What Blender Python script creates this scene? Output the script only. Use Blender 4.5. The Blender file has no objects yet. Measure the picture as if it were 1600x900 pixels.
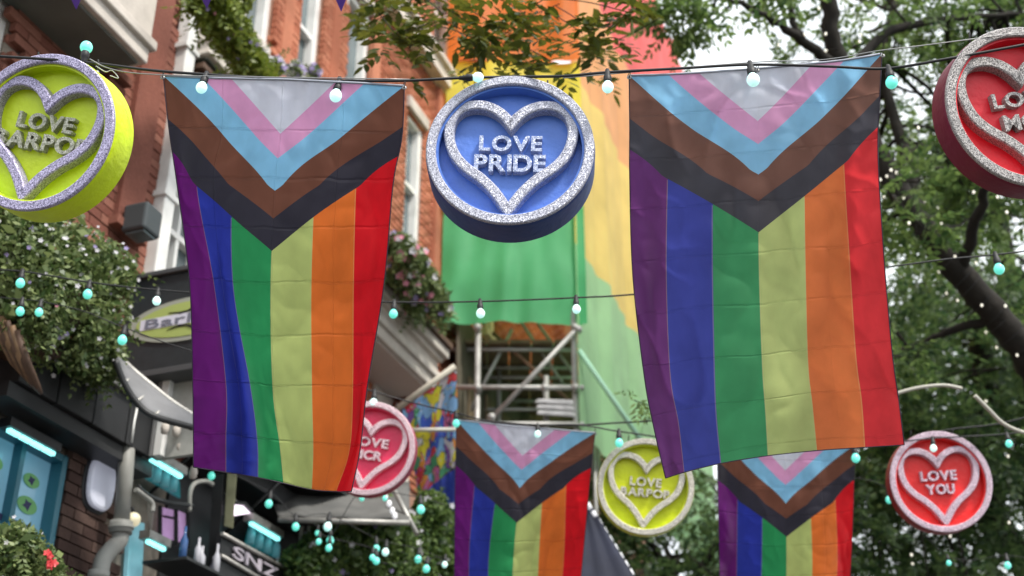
import bpy, bmesh, math, random
import numpy as np
from mathutils import Vector, Matrix, Quaternion
random.seed(7); rng = np.random.default_rng(7)
sc = bpy.context.scene
COL = sc.collection
PI = math.pi

# ------------------------------------------------------------------ camera
FPX = 2071.0
PITCH = math.radians(28)
CAM = Vector((0, 0, 1.6))
cd = bpy.data.cameras.new('camera'); cam = bpy.data.objects.new('camera', cd); COL.objects.link(cam)
cam.location = CAM; cam.rotation_euler = (PI/2 + PITCH, 0, 0)
cd.sensor_width = 36; cd.lens = FPX/1600*36
cd.clip_start = 0.1; cd.clip_end = 2000
cd.dof.use_dof = True; cd.dof.focus_distance = 5.0; cd.dof.aperture_fstop = 2.2
sc.camera = cam
sc.render.resolution_x = 1024; sc.render.resolution_y = 576

# ------------------------------------------------------------------ world, sun, exposure
SUN_EL, SUN_AZ = math.radians(52), math.radians(138)      # azimuth clockwise from +Y
w = bpy.data.worlds.new('World'); sc.world = w; w.use_nodes = True
nt = w.node_tree; nt.nodes.clear()
def N(nt, t, **k):
    n = nt.nodes.new(t)
    for a, b in k.items():
        if a.startswith('i_'): n.inputs[int(a[2:])].default_value = b
        else: setattr(n, a, b)
    return n
sky = N(nt, 'ShaderNodeTexSky'); sky.sky_type = 'NISHITA'; sky.sun_disc = False
sky.sun_elevation = SUN_EL; sky.sun_rotation = SUN_AZ
sky.dust_density = 3.0
bg1 = N(nt, 'ShaderNodeBackground'); bg1.inputs[1].default_value = 0.11
nt.links.new(sky.outputs[0], bg1.inputs[0])
tc = N(nt, 'ShaderNodeTexCoord'); nz = N(nt, 'ShaderNodeTexNoise'); nz.inputs['Scale'].default_value = 2.2; nz.inputs['Detail'].default_value = 6
nt.links.new(tc.outputs['Generated'], nz.inputs['Vector'])
cr = N(nt, 'ShaderNodeValToRGB'); cr.color_ramp.elements[0].position = .34; cr.color_ramp.elements[1].position = .6
cr.color_ramp.elements[0].color = (.72, .72, .72, 1); cr.color_ramp.elements[1].color = (.97, .97, .97, 1)
nt.links.new(nz.outputs[0], cr.inputs[0])
bg2 = N(nt, 'ShaderNodeBackground'); bg2.inputs[0].default_value = (.93, .975, 1, 1); bg2.inputs[1].default_value = 1.0   # bright cloud cover
mx = N(nt, 'ShaderNodeMixShader'); nt.links.new(cr.outputs[0], mx.inputs[0]); nt.links.new(bg1.outputs[0], mx.inputs[1]); nt.links.new(bg2.outputs[0], mx.inputs[2])
wo = N(nt, 'ShaderNodeOutputWorld'); nt.links.new(mx.outputs[0], wo.inputs[0])
sd = bpy.data.lights.new('sun', 'SUN'); sd.energy = 2.3; sd.angle = math.radians(7); sd.color = (1, .95, .87)
so = bpy.data.objects.new('sun', sd); COL.objects.link(so)
sdir = Vector((math.sin(SUN_AZ)*math.cos(SUN_EL), math.cos(SUN_AZ)*math.cos(SUN_EL), math.sin(SUN_EL)))
so.rotation_euler = sdir.to_track_quat('Z', 'Y').to_euler(); so.location = sdir*30
vs = sc.view_settings; vs.view_transform = 'Standard'; vs.look = 'None'; vs.gamma = 1; vs.exposure = 0.85; vs.use_curve_mapping = False

# ------------------------------------------------------------------ frames
FW = Vector((0, math.cos(PITCH), math.sin(PITCH))); UP = Vector((0, -math.sin(PITCH), math.cos(PITCH))); RT = Vector((1, 0, 0))
AZ = math.radians(20); DW = 5.5
SU = Vector((math.sin(AZ), math.cos(AZ), 0)); SN = Vector((math.cos(AZ), -math.sin(AZ), 0)); ZZ = Vector((0, 0, 1))
def ray(px, py): return RT*((px-800)/FPX) + UP*((450-py)/FPX) + FW
def P(px, py, d): return CAM + ray(px, py)*d
def FC(s, z, o=0): return SU*s - SN*(DW-o) + ZZ*z                    # street facade frame: along, height, out
def onF(px, py, o=0):
    r = ray(px, py); Z = -(DW-o)/r.dot(SN); p = CAM+r*Z
    return p.dot(SU), p.z
def onS(px, py, s):                                                  # cross-street plane: (out, height)
    r = ray(px, py); Z = s/r.dot(SU); p = CAM+r*Z
    return p.dot(SN)+DW, p.z
def depth_of(p): return (p-CAM).dot(FW)
def pix(p):
    q = p-CAM; d = q.dot(FW); return 800+FPX*q.dot(RT)/d, 450-FPX*q.dot(UP)/d

# ------------------------------------------------------------------ materials
MATS = {}
def mat(name, color, rough=.6, metal=0, var=0, scale=20, bump=0, bscale=60, trans=0, emit=None, estr=0, spec=.5, coord='Object', detail=4, dirt=0, dscale=3, alpha=None):
    if name in MATS: return MATS[name]
    m = bpy.data.materials.new(name); m.use_nodes = True; nt = m.node_tree; nt.nodes.clear()
    out = N(nt, 'ShaderNodeOutputMaterial'); b = N(nt, 'ShaderNodeBsdfPrincipled')
    b.inputs['Roughness'].default_value = rough; b.inputs['Metallic'].default_value = metal
    b.inputs['Specular IOR Level'].default_value = spec
    c = (*color, 1); b.inputs['Base Color'].default_value = c
    last = None
    tcn = N(nt, 'ShaderNodeTexCoord')
    oi = N(nt, 'ShaderNodeObjectInfo')
    if var or dirt:
        nn = N(nt, 'ShaderNodeTexNoise'); nn.inputs['Scale'].default_value = scale; nn.inputs['Detail'].default_value = detail
        nt.links.new(tcn.outputs[coord], nn.inputs['Vector'])
        mr = N(nt, 'ShaderNodeMapRange'); mr.inputs[1].default_value = .3; mr.inputs[2].default_value = .7
        mr.inputs[3].default_value = 1-var; mr.inputs[4].default_value = 1+var
        nt.links.new(nn.outputs[0], mr.inputs[0])
        vm = N(nt, 'ShaderNodeVectorMath', operation='SCALE'); vm.inputs[0].default_value = color
        nt.links.new(mr.outputs[0], vm.inputs['Scale'])
        last = vm.outputs[0]
        if dirt:
            n2 = N(nt, 'ShaderNodeTexNoise'); n2.inputs['Scale'].default_value = dscale; n2.inputs['Detail'].default_value = 8
            nt.links.new(tcn.outputs[coord], n2.inputs['Vector'])
            r2 = N(nt, 'ShaderNodeMapRange'); r2.inputs[1].default_value = .45; r2.inputs[2].default_value = .7; r2.inputs[3].default_value = 0; r2.inputs[4].default_value = dirt
            nt.links.new(n2.outputs[0], r2.inputs[0])
            mixn = N(nt, 'ShaderNodeMixRGB'); mixn.inputs[2].default_value = (.09, .08, .065, 1)
            nt.links.new(r2.outputs[0], mixn.inputs[0]); nt.links.new(last, mixn.inputs[1]); last = mixn.outputs[0]
        nt.links.new(last, b.inputs['Base Color'])
    if bump:
        nb = N(nt, 'ShaderNodeTexNoise'); nb.inputs['Scale'].default_value = bscale; nb.inputs['Detail'].default_value = 5
        nt.links.new(tcn.outputs[coord], nb.inputs['Vector'])
        bp = N(nt, 'ShaderNodeBump'); bp.inputs['Strength'].default_value = bump; bp.inputs['Distance'].default_value = .01
        nt.links.new(nb.outputs[0], bp.inputs['Height']); nt.links.new(bp.outputs[0], b.inputs['Normal'])
    if emit is not None:
        b.inputs['Emission Color'].default_value = (*emit, 1); b.inputs['Emission Strength'].default_value = estr
    sh = b.outputs[0]
    if trans:
        t = N(nt, 'ShaderNodeBsdfTranslucent'); t.inputs[0].default_value = c
        if last: nt.links.new(last, t.inputs[0])
        ms = N(nt, 'ShaderNodeMixShader'); ms.inputs[0].default_value = trans
        nt.links.new(sh, ms.inputs[1]); nt.links.new(t.outputs[0], ms.inputs[2]); sh = ms.outputs[0]
    nt.links.new(sh, out.inputs[0]); MATS[name] = m; return m

def brick_mat(name, c1, c2):
    m = bpy.data.materials.new(name); m.use_nodes = True; nt = m.node_tree; b = nt.nodes['Principled BSDF']
    b.inputs['Roughness'].default_value = .9; b.inputs['Specular IOR Level'].default_value = .2
    tcn = N(nt, 'ShaderNodeTexCoord'); g = N(nt, 'ShaderNodeNewGeometry'); oi = N(nt, 'ShaderNodeObjectInfo')
    ad = N(nt, 'ShaderNodeMath', operation='ADD'); nt.links.new(g.outputs['Random Per Island'], ad.inputs[0]); nt.links.new(oi.outputs['Random'], ad.inputs[1])
    fr = N(nt, 'ShaderNodeMath', operation='FRACT'); nt.links.new(ad.outputs[0], fr.inputs[0])
    mxx = N(nt, 'ShaderNodeMixRGB'); mxx.inputs[1].default_value = (*c1, 1); mxx.inputs[2].default_value = (*c2, 1); nt.links.new(fr.outputs[0], mxx.inputs[0])
    nn = N(nt, 'ShaderNodeTexNoise'); nn.inputs['Scale'].default_value = 1.2; nn.inputs['Detail'].default_value = 8; nt.links.new(g.outputs['Position'], nn.inputs['Vector'])
    mr = N(nt, 'ShaderNodeMapRange'); mr.inputs[1].default_value = .3; mr.inputs[2].default_value = .7; mr.inputs[3].default_value = .6; mr.inputs[4].default_value = 1.25; nt.links.new(nn.outputs[0], mr.inputs[0])
    n3 = N(nt, 'ShaderNodeTexNoise'); n3.inputs['Scale'].default_value = 40; n3.inputs['Detail'].default_value = 5; nt.links.new(g.outputs['Position'], n3.inputs['Vector'])
    m3 = N(nt, 'ShaderNodeMapRange'); m3.inputs[3].default_value = .75; m3.inputs[4].default_value = 1.25; nt.links.new(n3.outputs[0], m3.inputs[0])
    mm = N(nt, 'ShaderNodeMath', operation='MULTIPLY'); nt.links.new(mr.outputs[0], mm.inputs[0]); nt.links.new(m3.outputs[0], mm.inputs[1])
    vm = N(nt, 'ShaderNodeVectorMath', operation='SCALE'); nt.links.new(mxx.outputs[0], vm.inputs[0]); nt.links.new(mm.outputs[0], vm.inputs['Scale'])
    nt.links.new(vm.outputs[0], b.inputs['Base Color'])
    bp = N(nt, 'ShaderNodeBump'); bp.inputs['Strength'].default_value = .5; bp.inputs['Distance'].default_value = .01; nt.links.new(n3.outputs[0], bp.inputs['Height']); nt.links.new(bp.outputs[0], b.inputs['Normal'])
    return m

def glitter_mat(name, lo, hi, scale=360):
    m = bpy.data.materials.new(name); m.use_nodes = True; nt = m.node_tree; b = nt.nodes['Principled BSDF']
    tcn = N(nt, 'ShaderNodeTexCoord')
    v = N(nt, 'ShaderNodeTexVoronoi'); v.inputs['Scale'].default_value = scale; nt.links.new(tcn.outputs['Object'], v.inputs['Vector'])
    sx = N(nt, 'ShaderNodeSeparateXYZ'); nt.links.new(v.outputs['Color'], sx.inputs[0])
    r = N(nt, 'ShaderNodeValToRGB'); r.color_ramp.elements[0].position = .12; r.color_ramp.elements[0].color = (*lo, 1)
    r.color_ramp.elements[1].position = .75; r.color_ramp.elements[1].color = (*hi, 1); nt.links.new(sx.outputs[0], r.inputs[0])
    nt.links.new(r.outputs[0], b.inputs['Base Color']); b.inputs['Metallic'].default_value = .15; b.inputs['Roughness'].default_value = .35
    g = N(nt, 'ShaderNodeNewGeometry')
    vs_ = N(nt, 'ShaderNodeVectorMath', operation='SUBTRACT'); nt.links.new(v.outputs['Color'], vs_.inputs[0]); vs_.inputs[1].default_value = (.5, .5, .5)
    sc_ = N(nt, 'ShaderNodeVectorMath', operation='SCALE'); nt.links.new(vs_.outputs[0], sc_.inputs[0]); sc_.inputs['Scale'].default_value = .6
    ad = N(nt, 'ShaderNodeVectorMath', operation='ADD'); nt.links.new(g.outputs['Normal'], ad.inputs[0]); nt.links.new(sc_.outputs[0], ad.inputs[1])
    no = N(nt, 'ShaderNodeVectorMath', operation='NORMALIZE'); nt.links.new(ad.outputs[0], no.inputs[0]); nt.links.new(no.outputs[0], b.inputs['Normal'])
    return m

def leaf_mat(name, c1, c2, trans=.35):
    m = bpy.data.materials.new(name); m.use_nodes = True; nt = m.node_tree; b = nt.nodes['Principled BSDF']; out = nt.nodes['Material Output']
    g = N(nt, 'ShaderNodeNewGeometry'); r = N(nt, 'ShaderNodeMixRGB'); r.inputs[1].default_value = (*c1, 1); r.inputs[2].default_value = (*c2, 1)
    oi = N(nt, 'ShaderNodeObjectInfo')
    ad = N(nt, 'ShaderNodeMath', operation='ADD'); nt.links.new(g.outputs['Random Per Island'], ad.inputs[0]); nt.links.new(oi.outputs['Random'], ad.inputs[1])
    fr = N(nt, 'ShaderNodeMath', operation='FRACT'); nt.links.new(ad.outputs[0], fr.inputs[0])
    nt.links.new(fr.outputs[0], r.inputs[0]); nt.links.new(r.outputs[0], b.inputs['Base Color']); b.inputs['Roughness'].default_value = .45
    t = N(nt, 'ShaderNodeBsdfTranslucent'); nt.links.new(r.outputs[0], t.inputs[0])
    ms = N(nt, 'ShaderNodeMixShader'); ms.inputs[0].default_value = trans
    nt.links.new(b.outputs[0], ms.inputs[1]); nt.links.new(t.outputs[0], ms.inputs[2]); nt.links.new(ms.outputs[0], out.inputs[0])
    return m

def s2l(h):
    v = [int(h[i:i+2], 16)/255 for i in (0, 2, 4)]
    return tuple(x/12.92 if x <= .04045 else ((x+.055)/1.055)**2.4 for x in v)

FLAGC = dict(purple=(.14, .012, .18), blue=(.028, .045, .38), green=(.03, .32, .11), yellow=(.52, .62, .21), orange=(.83, .19, .035), red=(.78, .012, .022),
             black=(.042, .04, .058), brown=(.19, .075, .05), sky=(.27, .60, .90), pink=(.80, .38, .66), white=(.72, .75, .88))
def flag_mat(name, seed=0.0, fade=0.0, wr=1.2, ch=.9, cv=.3):
    FL = {k: tuple(c*(1-fade)+.30*fade for c in v) for k, v in FLAGC.items()}
    m = bpy.data.materials.new(name); m.use_nodes = True; nt = m.node_tree; b = nt.nodes['Principled BSDF']; out = nt.nodes['Material Output']
    uv = N(nt, 'ShaderNodeUVMap'); sx = N(nt, 'ShaderNodeSeparateXYZ'); nt.links.new(uv.outputs[0], sx.inputs[0]); U_, V_ = sx.outputs[0], sx.outputs[1]
    def M(op, a, b_=None, c_=None):
        n = N(nt, 'ShaderNodeMath', operation=op)
        for i, x in enumerate((a, b_, c_)):
            if x is None: continue
            if isinstance(x, (int, float)): n.inputs[i].default_value = x
            else: nt.links.new(x, n.inputs[i])
        return n.outputs[0]
    cr = N(nt, 'ShaderNodeValToRGB'); cr.color_ramp.interpolation = 'CONSTANT'
    names = ['purple', 'blue', 'green', 'yellow', 'orange', 'red']
    e = cr.color_ramp.elements
    e[0].position = 0; e[0].color = (*FL['purple'], 1); e[1].position = 1/6; e[1].color = (*FL['blue'], 1)
    for k in range(2, 6):
        x = e.new(k/6); x.color = (*FL[names[k]], 1)
    nt.links.new(U_, cr.inputs[0]); cur = cr.outputs[0]
    dx = M('ABSOLUTE', M('SUBTRACT', U_, .5))
    for cname, v0, k in (('black', .428, .47), ('brown', .352, .49), ('sky', .278, .555), ('pink', .203, .60), ('white', .135, .62)):
        # edge of this chevron: v < v0 - k*|u-.5|
        e_ = M('SUBTRACT', M('SUBTRACT', v0, M('MULTIPLY', dx, k)), V_)
        f_ = M('GREATER_THAN', e_, 0.0)
        mm = N(nt, 'ShaderNodeMixRGB'); nt.links.new(f_, mm.inputs[0]); nt.links.new(cur, mm.inputs[1]); mm.inputs[2].default_value = (*FL[cname], 1); cur = mm.outputs[0]
    # sewn seams read slightly pale: real stitched edge between stripes
    tri = M('ABSOLUTE', M('SUBTRACT', M('FRACT', M('ADD', M('MULTIPLY', U_, 6), .5)), .5))
    below = M('GREATER_THAN', V_, M('ADD', M('SUBTRACT', .428, M('MULTIPLY', dx, .47)), .004))
    seam = M('MULTIPLY', M('MULTIPLY', M('LESS_THAN', tri, .011), below), .22)
    mm = N(nt, 'ShaderNodeMixRGB'); nt.links.new(seam, mm.inputs[0]); nt.links.new(cur, mm.inputs[1]); mm.inputs[2].default_value = (.75, .6, .35, 1); cur = mm.outputs[0]
    # blotchy cloth
    nn = N(nt, 'ShaderNodeTexNoise'); nn.inputs['Scale'].default_value = 7; nn.inputs['Detail'].default_value = 6; nt.links.new(uv.outputs[0], nn.inputs['Vector'])
    mr = N(nt, 'ShaderNodeMapRange'); mr.inputs[1].default_value = .3; mr.inputs[2].default_value = .7; mr.inputs[3].default_value = .84; mr.inputs[4].default_value = 1.14; nt.links.new(nn.outputs[0], mr.inputs[0])
    vm = N(nt, 'ShaderNodeVectorMath', operation='SCALE'); nt.links.new(cur, vm.inputs[0]); nt.links.new(mr.outputs[0], vm.inputs['Scale']); cur = vm.outputs[0]
    nt.links.new(cur, b.inputs['Base Color']); b.inputs['Roughness'].default_value = .8; b.inputs['Specular IOR Level'].default_value = .15
    b.inputs['Sheen Weight'].default_value = .25
    # packing creases
    def crease(x, n, wd, off):
        d = M('ABSOLUTE', M('SUBTRACT', M('FRACT', M('ADD', M('MULTIPLY', x, n), off)), .5))
        return M('MAXIMUM', M('SUBTRACT', 1, M('DIVIDE', d, wd*n)), 0)
    nw = N(nt, 'ShaderNodeTexNoise'); nw.inputs['Scale'].default_value = 5; nt.links.new(uv.outputs[0], nw.inputs['Vector'])
    wob = M('MULTIPLY', M('SUBTRACT', nw.outputs[0], .5), .02)
    h = M('ADD', M('MULTIPLY', crease(M('ADD', V_, wob), 8, .0045, .5+seed), ch), M('MULTIPLY', crease(M('ADD', U_, wob), 4, .004, .5), cv))
    n2 = N(nt, 'ShaderNodeTexNoise'); n2.noise_type = 'RIDGED_MULTIFRACTAL'; n2.inputs['Scale'].default_value = 3.4; n2.inputs['Detail'].default_value = 3; n2.inputs['Distortion'].default_value = 1.2; nt.links.new(uv.outputs[0], n2.inputs['Vector'])
    h = M('ADD', h, M('MULTIPLY', n2.outputs[0], wr))
    bp = N(nt, 'ShaderNodeBump'); bp.inputs['Strength'].default_value = .85; bp.inputs['Distance'].default_value = .007; nt.links.new(h, bp.inputs['Height']); nt.links.new(bp.outputs[0], b.inputs['Normal'])
    t = N(nt, 'ShaderNodeBsdfTranslucent'); nt.links.new(cur, t.inputs[0]); nt.links.new(bp.outputs[0], t.inputs['Normal'])
    ms = N(nt, 'ShaderNodeMixShader'); ms.inputs[0].default_value = .5
    nt.links.new(b.outputs[0], ms.inputs[1]); nt.links.new(t.outputs[0], ms.inputs[2]); nt.links.new(ms.outputs[0], out.inputs[0])
    return m

# ------------------------------------------------------------------ object helpers
def tag(o, label=None, cat=None, group=None, kind=None):
    if label: o['label'] = label
    if cat: o['category'] = cat
    if group: o['group'] = group
    if kind: o['kind'] = kind
    return o
def thing(name, label, cat, loc=(0, 0, 0), group=None, rot=None):
    o = bpy.data.objects.new(name, None); COL.objects.link(o); o.location = loc; o.empty_display_size = .1
    if rot is not None: o.rotation_mode = 'QUATERNION'; o.rotation_quaternion = rot
    return tag(o, label, cat, group)
class MB:
    """collects geometry; vertices in world (or local) coordinates"""
    def __init__(s): s.v = []; s.f = []; s.sm = []
    def add(s, vs, fs, smooth=False):
        k = len(s.v); s.v += [Vector(x) for x in vs]; s.f += [[i+k for i in f] for f in fs]; s.sm += [smooth]*len(fs)
    def box8(s, c):  # c: 8 corners, order (x0y0z0,x1y0z0,x1y1z0,x0y1z0, same z1)
        s.add(c, [(0, 3, 2, 1), (4, 5, 6, 7), (0, 1, 5, 4), (1, 2, 6, 5), (2, 3, 7, 6), (3, 0, 4, 7)])
    def fbox(s, s0, s1, z0, z1, o0, o1):
        s.box8([FC(s0, z0, o1), FC(s1, z0, o1), FC(s1, z0, o0), FC(s0, z0, o0), FC(s0, z1, o1), FC(s1, z1, o1), FC(s1, z1, o0), FC(s0, z1, o0)])
    def lbox(s, x0, x1, y0, y1, z0, z1, M=None):
        c = [Vector(p) for p in ((x0, y0, z0), (x1, y0, z0), (x1, y1, z0), (x0, y1, z0), (x0, y0, z1), (x1, y0, z1), (x1, y1, z1), (x0, y1, z1))]
        if M is not None: c = [M @ p for p in c]
        s.box8(c)
    def tube(s, pts, r, n=8, cap=True, smooth=True):
        pts = [Vector(p) for p in pts]; rs = r if isinstance(r, (list, tuple)) else [r]*len(pts)
        k = len(s.v); prev = None; V = []
        for i, p in enumerate(pts):
            t = (pts[min(i+1, len(pts)-1)]-pts[max(i-1, 0)])
            if t.length < 1e-9: t = Vector((0, 0, 1))
            t.normalize()
            if prev is None:
                a = t.orthogonal().normalized()
            else:
                a = (prev-t*prev.dot(t)); a = a.normalized() if a.length > 1e-6 else t.orthogonal().normalized()
            prev = a; b = t.cross(a)
            V += [p+(a*math.cos(2*PI*j/n)+b*math.sin(2*PI*j/n))*rs[i] for j in range(n)]
        F = []
        for i in range(len(pts)-1):
            for j in range(n):
                F.append((i*n+j, i*n+(j+1) % n, (i+1)*n+(j+1) % n, (i+1)*n+j))
        s.add(V, F, smooth)
        if cap:
            s.f += [[k+j for j in range(n)][::-1], [k+(len(pts)-1)*n+j for j in range(n)]]; s.sm += [False, False]
    def lathe(s, prof, n=20, M=None, smooth=True):
        V = []; F = []
        for (r, z) in prof:
            for j in range(n): V.append(Vector((r*math.cos(2*PI*j/n), r*math.sin(2*PI*j/n), z)))
        if M is not None: V = [M @ v for v in V]
        for i in range(len(prof)-1):
            for j in range(n): F.append((i*n+j, i*n+(j+1) % n, (i+1)*n+(j+1) % n, (i+1)*n+j))
        s.add(V, F, smooth)
    def ball(s, c, r, sz=1, n=12, M=None):
        prof = [(max(r*math.sin(PI*i/(n//2*2)), 1e-5), -r*sz*math.cos(PI*i/(n//2*2))) for i in range(n//2*2+1)]
        s.lathe(prof, n, Matrix.Translation(Vector(c)) if M is None else M)
    def prism(s, poly, z0, z1, M=None, smooth=False):
        n = len(poly); V = [Vector((x, y, z0)) for x, y in poly]+[Vector((x, y, z1)) for x, y in poly]
        if M is not None: V = [M @ v for v in V]
        s.add(V, [tuple(range(n))[::-1], tuple(range(n, 2*n))]+[(i, (i+1) % n, n+(i+1) % n, n+i) for i in range(n)])
    def mesh(s, name, m=None, org=Vector((0, 0, 0))):
        me = bpy.data.meshes.new(name); me.from_pydata([tuple(v-org) for v in s.v], [], s.f)
        me.polygons.foreach_set('use_smooth', s.sm); me.update()
        if m: me.materials.append(m)
        return me
    def build(s, name, m, parent=None, inv=None, bevel=0, world=True):
        org = Vector((0, 0, 0)); top = parent
        if parent is not None and world:
            while top is not None: org = org+top.location; top = top.parent
        if parent is None and world and s.v:
            lo = Vector((min(v.x for v in s.v), min(v.y for v in s.v), min(v.z for v in s.v))); hi = Vector((max(v.x for v in s.v), max(v.y for v in s.v), lo.z))
            org = (lo+hi)/2
        me = s.mesh(name, m, org)
        o = bpy.data.objects.new(name, me); COL.objects.link(o)
        if parent is not None: o.parent = parent
        elif world: o.location = org
        if bevel:
            b = o.modifiers.new('bevel', 'BEVEL'); b.width = bevel; b.segments = 2; b.limit_method = 'ANGLE'
        return o
def fmesh(name, V, F4, m, parent=None, org=Vector((0, 0, 0)), smooth=False):
    """fast quads from numpy arrays"""
    me = bpy.data.meshes.new(name); V = np.asarray(V, dtype=np.float32)-np.array(org, dtype=np.float32); F4 = np.asarray(F4, dtype=np.int32)
    me.vertices.add(len(V)); me.vertices.foreach_set('co', V.ravel())
    me.loops.add(F4.size); me.loops.foreach_set('vertex_index', F4.ravel())
    k = F4.shape[1]; me.polygons.add(len(F4)); me.polygons.foreach_set('loop_start', np.arange(0, F4.size, k, dtype=np.int32))
    me.update(calc_edges=True); me.validate()
    if m: me.materials.append(m)
    o = bpy.data.objects.new(name, me); COL.objects.link(o)
    if parent is not None: o.parent = parent
    else: o.location = org
    return o
def inst(me, name, parent=None, loc=(0, 0, 0), rot=None, scale=None):
    o = bpy.data.objects.new(name, me); COL.objects.link(o); o.location = loc
    if rot is not None: o.rotation_mode = 'QUATERNION'; o.rotation_quaternion = rot
    if scale is not None: o.scale = scale if hasattr(scale, '__len__') else (scale,)*3
    if parent is not None: o.parent = parent
    return o
def crom(pts, n=8, closed=False):
    """Catmull-Rom through points (any dimension)"""
    P_ = [np.array(p, float) for p in pts]; out = []
    m = len(P_); rngi = range(m if closed else m-1)
    for i in rngi:
        if closed: a, b, c, d = P_[(i-1) % m], P_[i], P_[(i+1) % m], P_[(i+2) % m]
        else: b, c = P_[i], P_[i+1]; a = P_[i-1] if i else 2*b-c; d = P_[i+2] if i+2 < m else 2*c-b
        for k in range(n):
            t = k/n; out.append(.5*((2*b)+(-a+c)*t+(2*a-5*b+4*c-d)*t*t+(-a+3*b-3*c+d)*t**3))
    if not closed: out.append(P_[-1])
    return out
def text_mesh(ch, size, depth, offset=.0, bevel=0, m=None):
    cu = bpy.data.curves.new('t', 'FONT'); cu.body = ch; cu.size = size; cu.extrude = depth; cu.offset = offset; cu.bevel_depth = bevel; cu.align_x = 'LEFT'
    o = bpy.data.objects.new('t', cu); COL.objects.link(o); bpy.context.view_layer.update()
    dg = bpy.context.evaluated_depsgraph_get(); me = bpy.data.meshes.new_from_object(o.evaluated_get(dg)); bpy.data.objects.remove(o); bpy.data.curves.remove(cu)
    if m: me.materials.clear(); me.materials.append(m)
    xs = [v.co.x for v in me.vertices] or [0]; ys = [v.co.y for v in me.vertices] or [0]
    return me, min(xs), max(xs), min(ys), max(ys)
def write(word, width, capheight, depth, cx, base, z, m, parent, name='letter', offset=.0, bevel=0, shear=None, gap=.07, Mx=None):
    """raised letters, one object each, fitted to width; local XY plane of parent (or Mx)"""
    ms = [text_mesh(c, 1.0, 0.0, offset, 0, m) if False else text_mesh(c, 1.0, .5, offset, bevel, m) for c in word]
    caps = max(t[4] for t in ms); sy = capheight/caps
    tot = sum(t[2]-t[1] for t in ms)+gap*(len(ms)-1); sx = width/tot; x = cx-width/2
    for t in ms:
        me = t[0]
        for v in me.vertices:
            v.co.x = (v.co.x-t[1])*sx; v.co.y = v.co.y*sy; v.co.z = v.co.z*depth
        me.update(); o = bpy.data.objects.new(name, me); COL.objects.link(o); o.parent = parent
        L = Matrix.Translation((x, base, z))
        o.matrix_local = (Mx @ L) if Mx is not None else L
        x += (t[2]-t[1]+gap)*sx

# ------------------------------------------------------------------ common materials
m_black = mat('black_rubber', (.012, .012, .014), .55)
m_steel = mat('galvanised_steel', (.36, .35, .33), .5, .55, var=.25, scale=12, bump=.1)
m_scaf = mat('scaffold_tube_metal', (.38, .375, .36), .5, .35, var=.2, scale=9)
m_wire = mat('wire_steel', (.30, .30, .30), .4, .6)
m_white = mat('white_gloss_paint', (.78, .78, .76), .45, var=.05, scale=6, dirt=.25, dscale=4)
m_stone = mat('painted_stone', (.60, .545, .49), .85, var=.12, scale=5, bump=.2, dirt=.35, dscale=2)
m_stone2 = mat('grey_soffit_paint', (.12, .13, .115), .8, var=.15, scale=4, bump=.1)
m_blackp = mat('black_shop_paint', (.022, .023, .025), .5, var=.3, scale=5, bump=.1)
m_timber = mat('dark_timber', (.10, .055, .035), .6, var=.3, scale=8, bump=.2)
m_mortar = mat('mortar', (.26, .22, .18), .95, var=.2, scale=15, bump=.4)
m_mortar_o = mat('mortar_orange', (.36, .20, .14), .95, var=.2, scale=15, bump=.4)
m_glass = mat('window_glass', (.10, .13, .14), .08, spec=.8, var=.4, scale=1.5)
m_blind = mat('pale_blind', (.55, .52, .42), .8, var=.1)
m_pipe = mat('grey_drainpipe', (.30, .30, .28), .55, var=.12, scale=7, dirt=.3)
m_brickA = brick_mat('brick_dark_red', (.22, .08, .058), (.37, .16, .115))
m_brickD = brick_mat('brick_brown', (.055, .032, .028), (.11, .07, .058))
m_brickB = brick_mat('brick_orange_red', (.36, .115, .065), (.50, .20, .12))
m_teal = mat('glass_teal_lit', (.25, .75, .66), .15, emit=(.10, .85, .66), estr=.36)
m_tealw = mat('glass_white_lit', (.85, .95, .93), .15, emit=(.45, .95, .88), estr=.42)
m_fairy = mat('fairy_bulb_lit', (.9, .88, .8), .2, emit=(1, .92, .75), estr=.6)
m_led = mat('led_bar_lit', (.5, .95, .95), .3, emit=(.28, .95, .95), estr=1.0)
m_bark = mat('tree_bark', (.014, .011, .008), .95, var=.4, scale=10, bump=.8, bscale=18)
m_leaf_near = leaf_mat('leaf_near', (.16, .16, .02), (.05, .075, .010), .4)
m_leaf_mid = leaf_mat('leaf_mid', (.045, .10, .03), (.22, .32, .09), .55)
m_leaf_far = leaf_mat('leaf_far', (.026, .065, .028), (.15, .23, .075), .52)
m_petalw = mat('petal_white', (.75, .73, .78), .6, trans=.3)
m_petalp = mat('petal_pink', (.80, .30, .42), .6, trans=.3)
m_petalr = mat('petal_red', (.75, .03, .03), .6, trans=.2)
m_petall = mat('petal_lilac', (.42, .34, .66), .6, trans=.3)
m_leaf_pot = leaf_mat('leaf_basket', (.05, .10, .025), (.26, .32, .12), .35)
m_leaf_lime = leaf_mat('leaf_lime', (.12, .18, .02), (.22, .26, .04), .35)
m_glit = glitter_mat('silver_glitter', (.20, .20, .26), (.58, .59, .69))
m_glitd = glitter_mat('lilac_glitter', (.13, .11, .21), (.60, .55, .78))
m_glitg = glitter_mat('grey_glitter', (.11, .10, .10), (.52, .49, .48))
m_glitp = glitter_mat('pink_glitter', (.55, .30, .36), (.95, .75, .80))
m_glitc = glitter_mat('champagne_glitter', (.28, .26, .20), (.80, .76, .68))

# ------------------------------------------------------------------ ground
g = MB(); g.add([(-400, -400, 0), (400, -400, 0), (400, 400, 0), (-400, 400, 0)], [(0, 1, 2, 3)])
tag(g.build('ground', mat('paving', (.06, .058, .055), .9, var=.2, scale=.8)), kind='structure')

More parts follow.
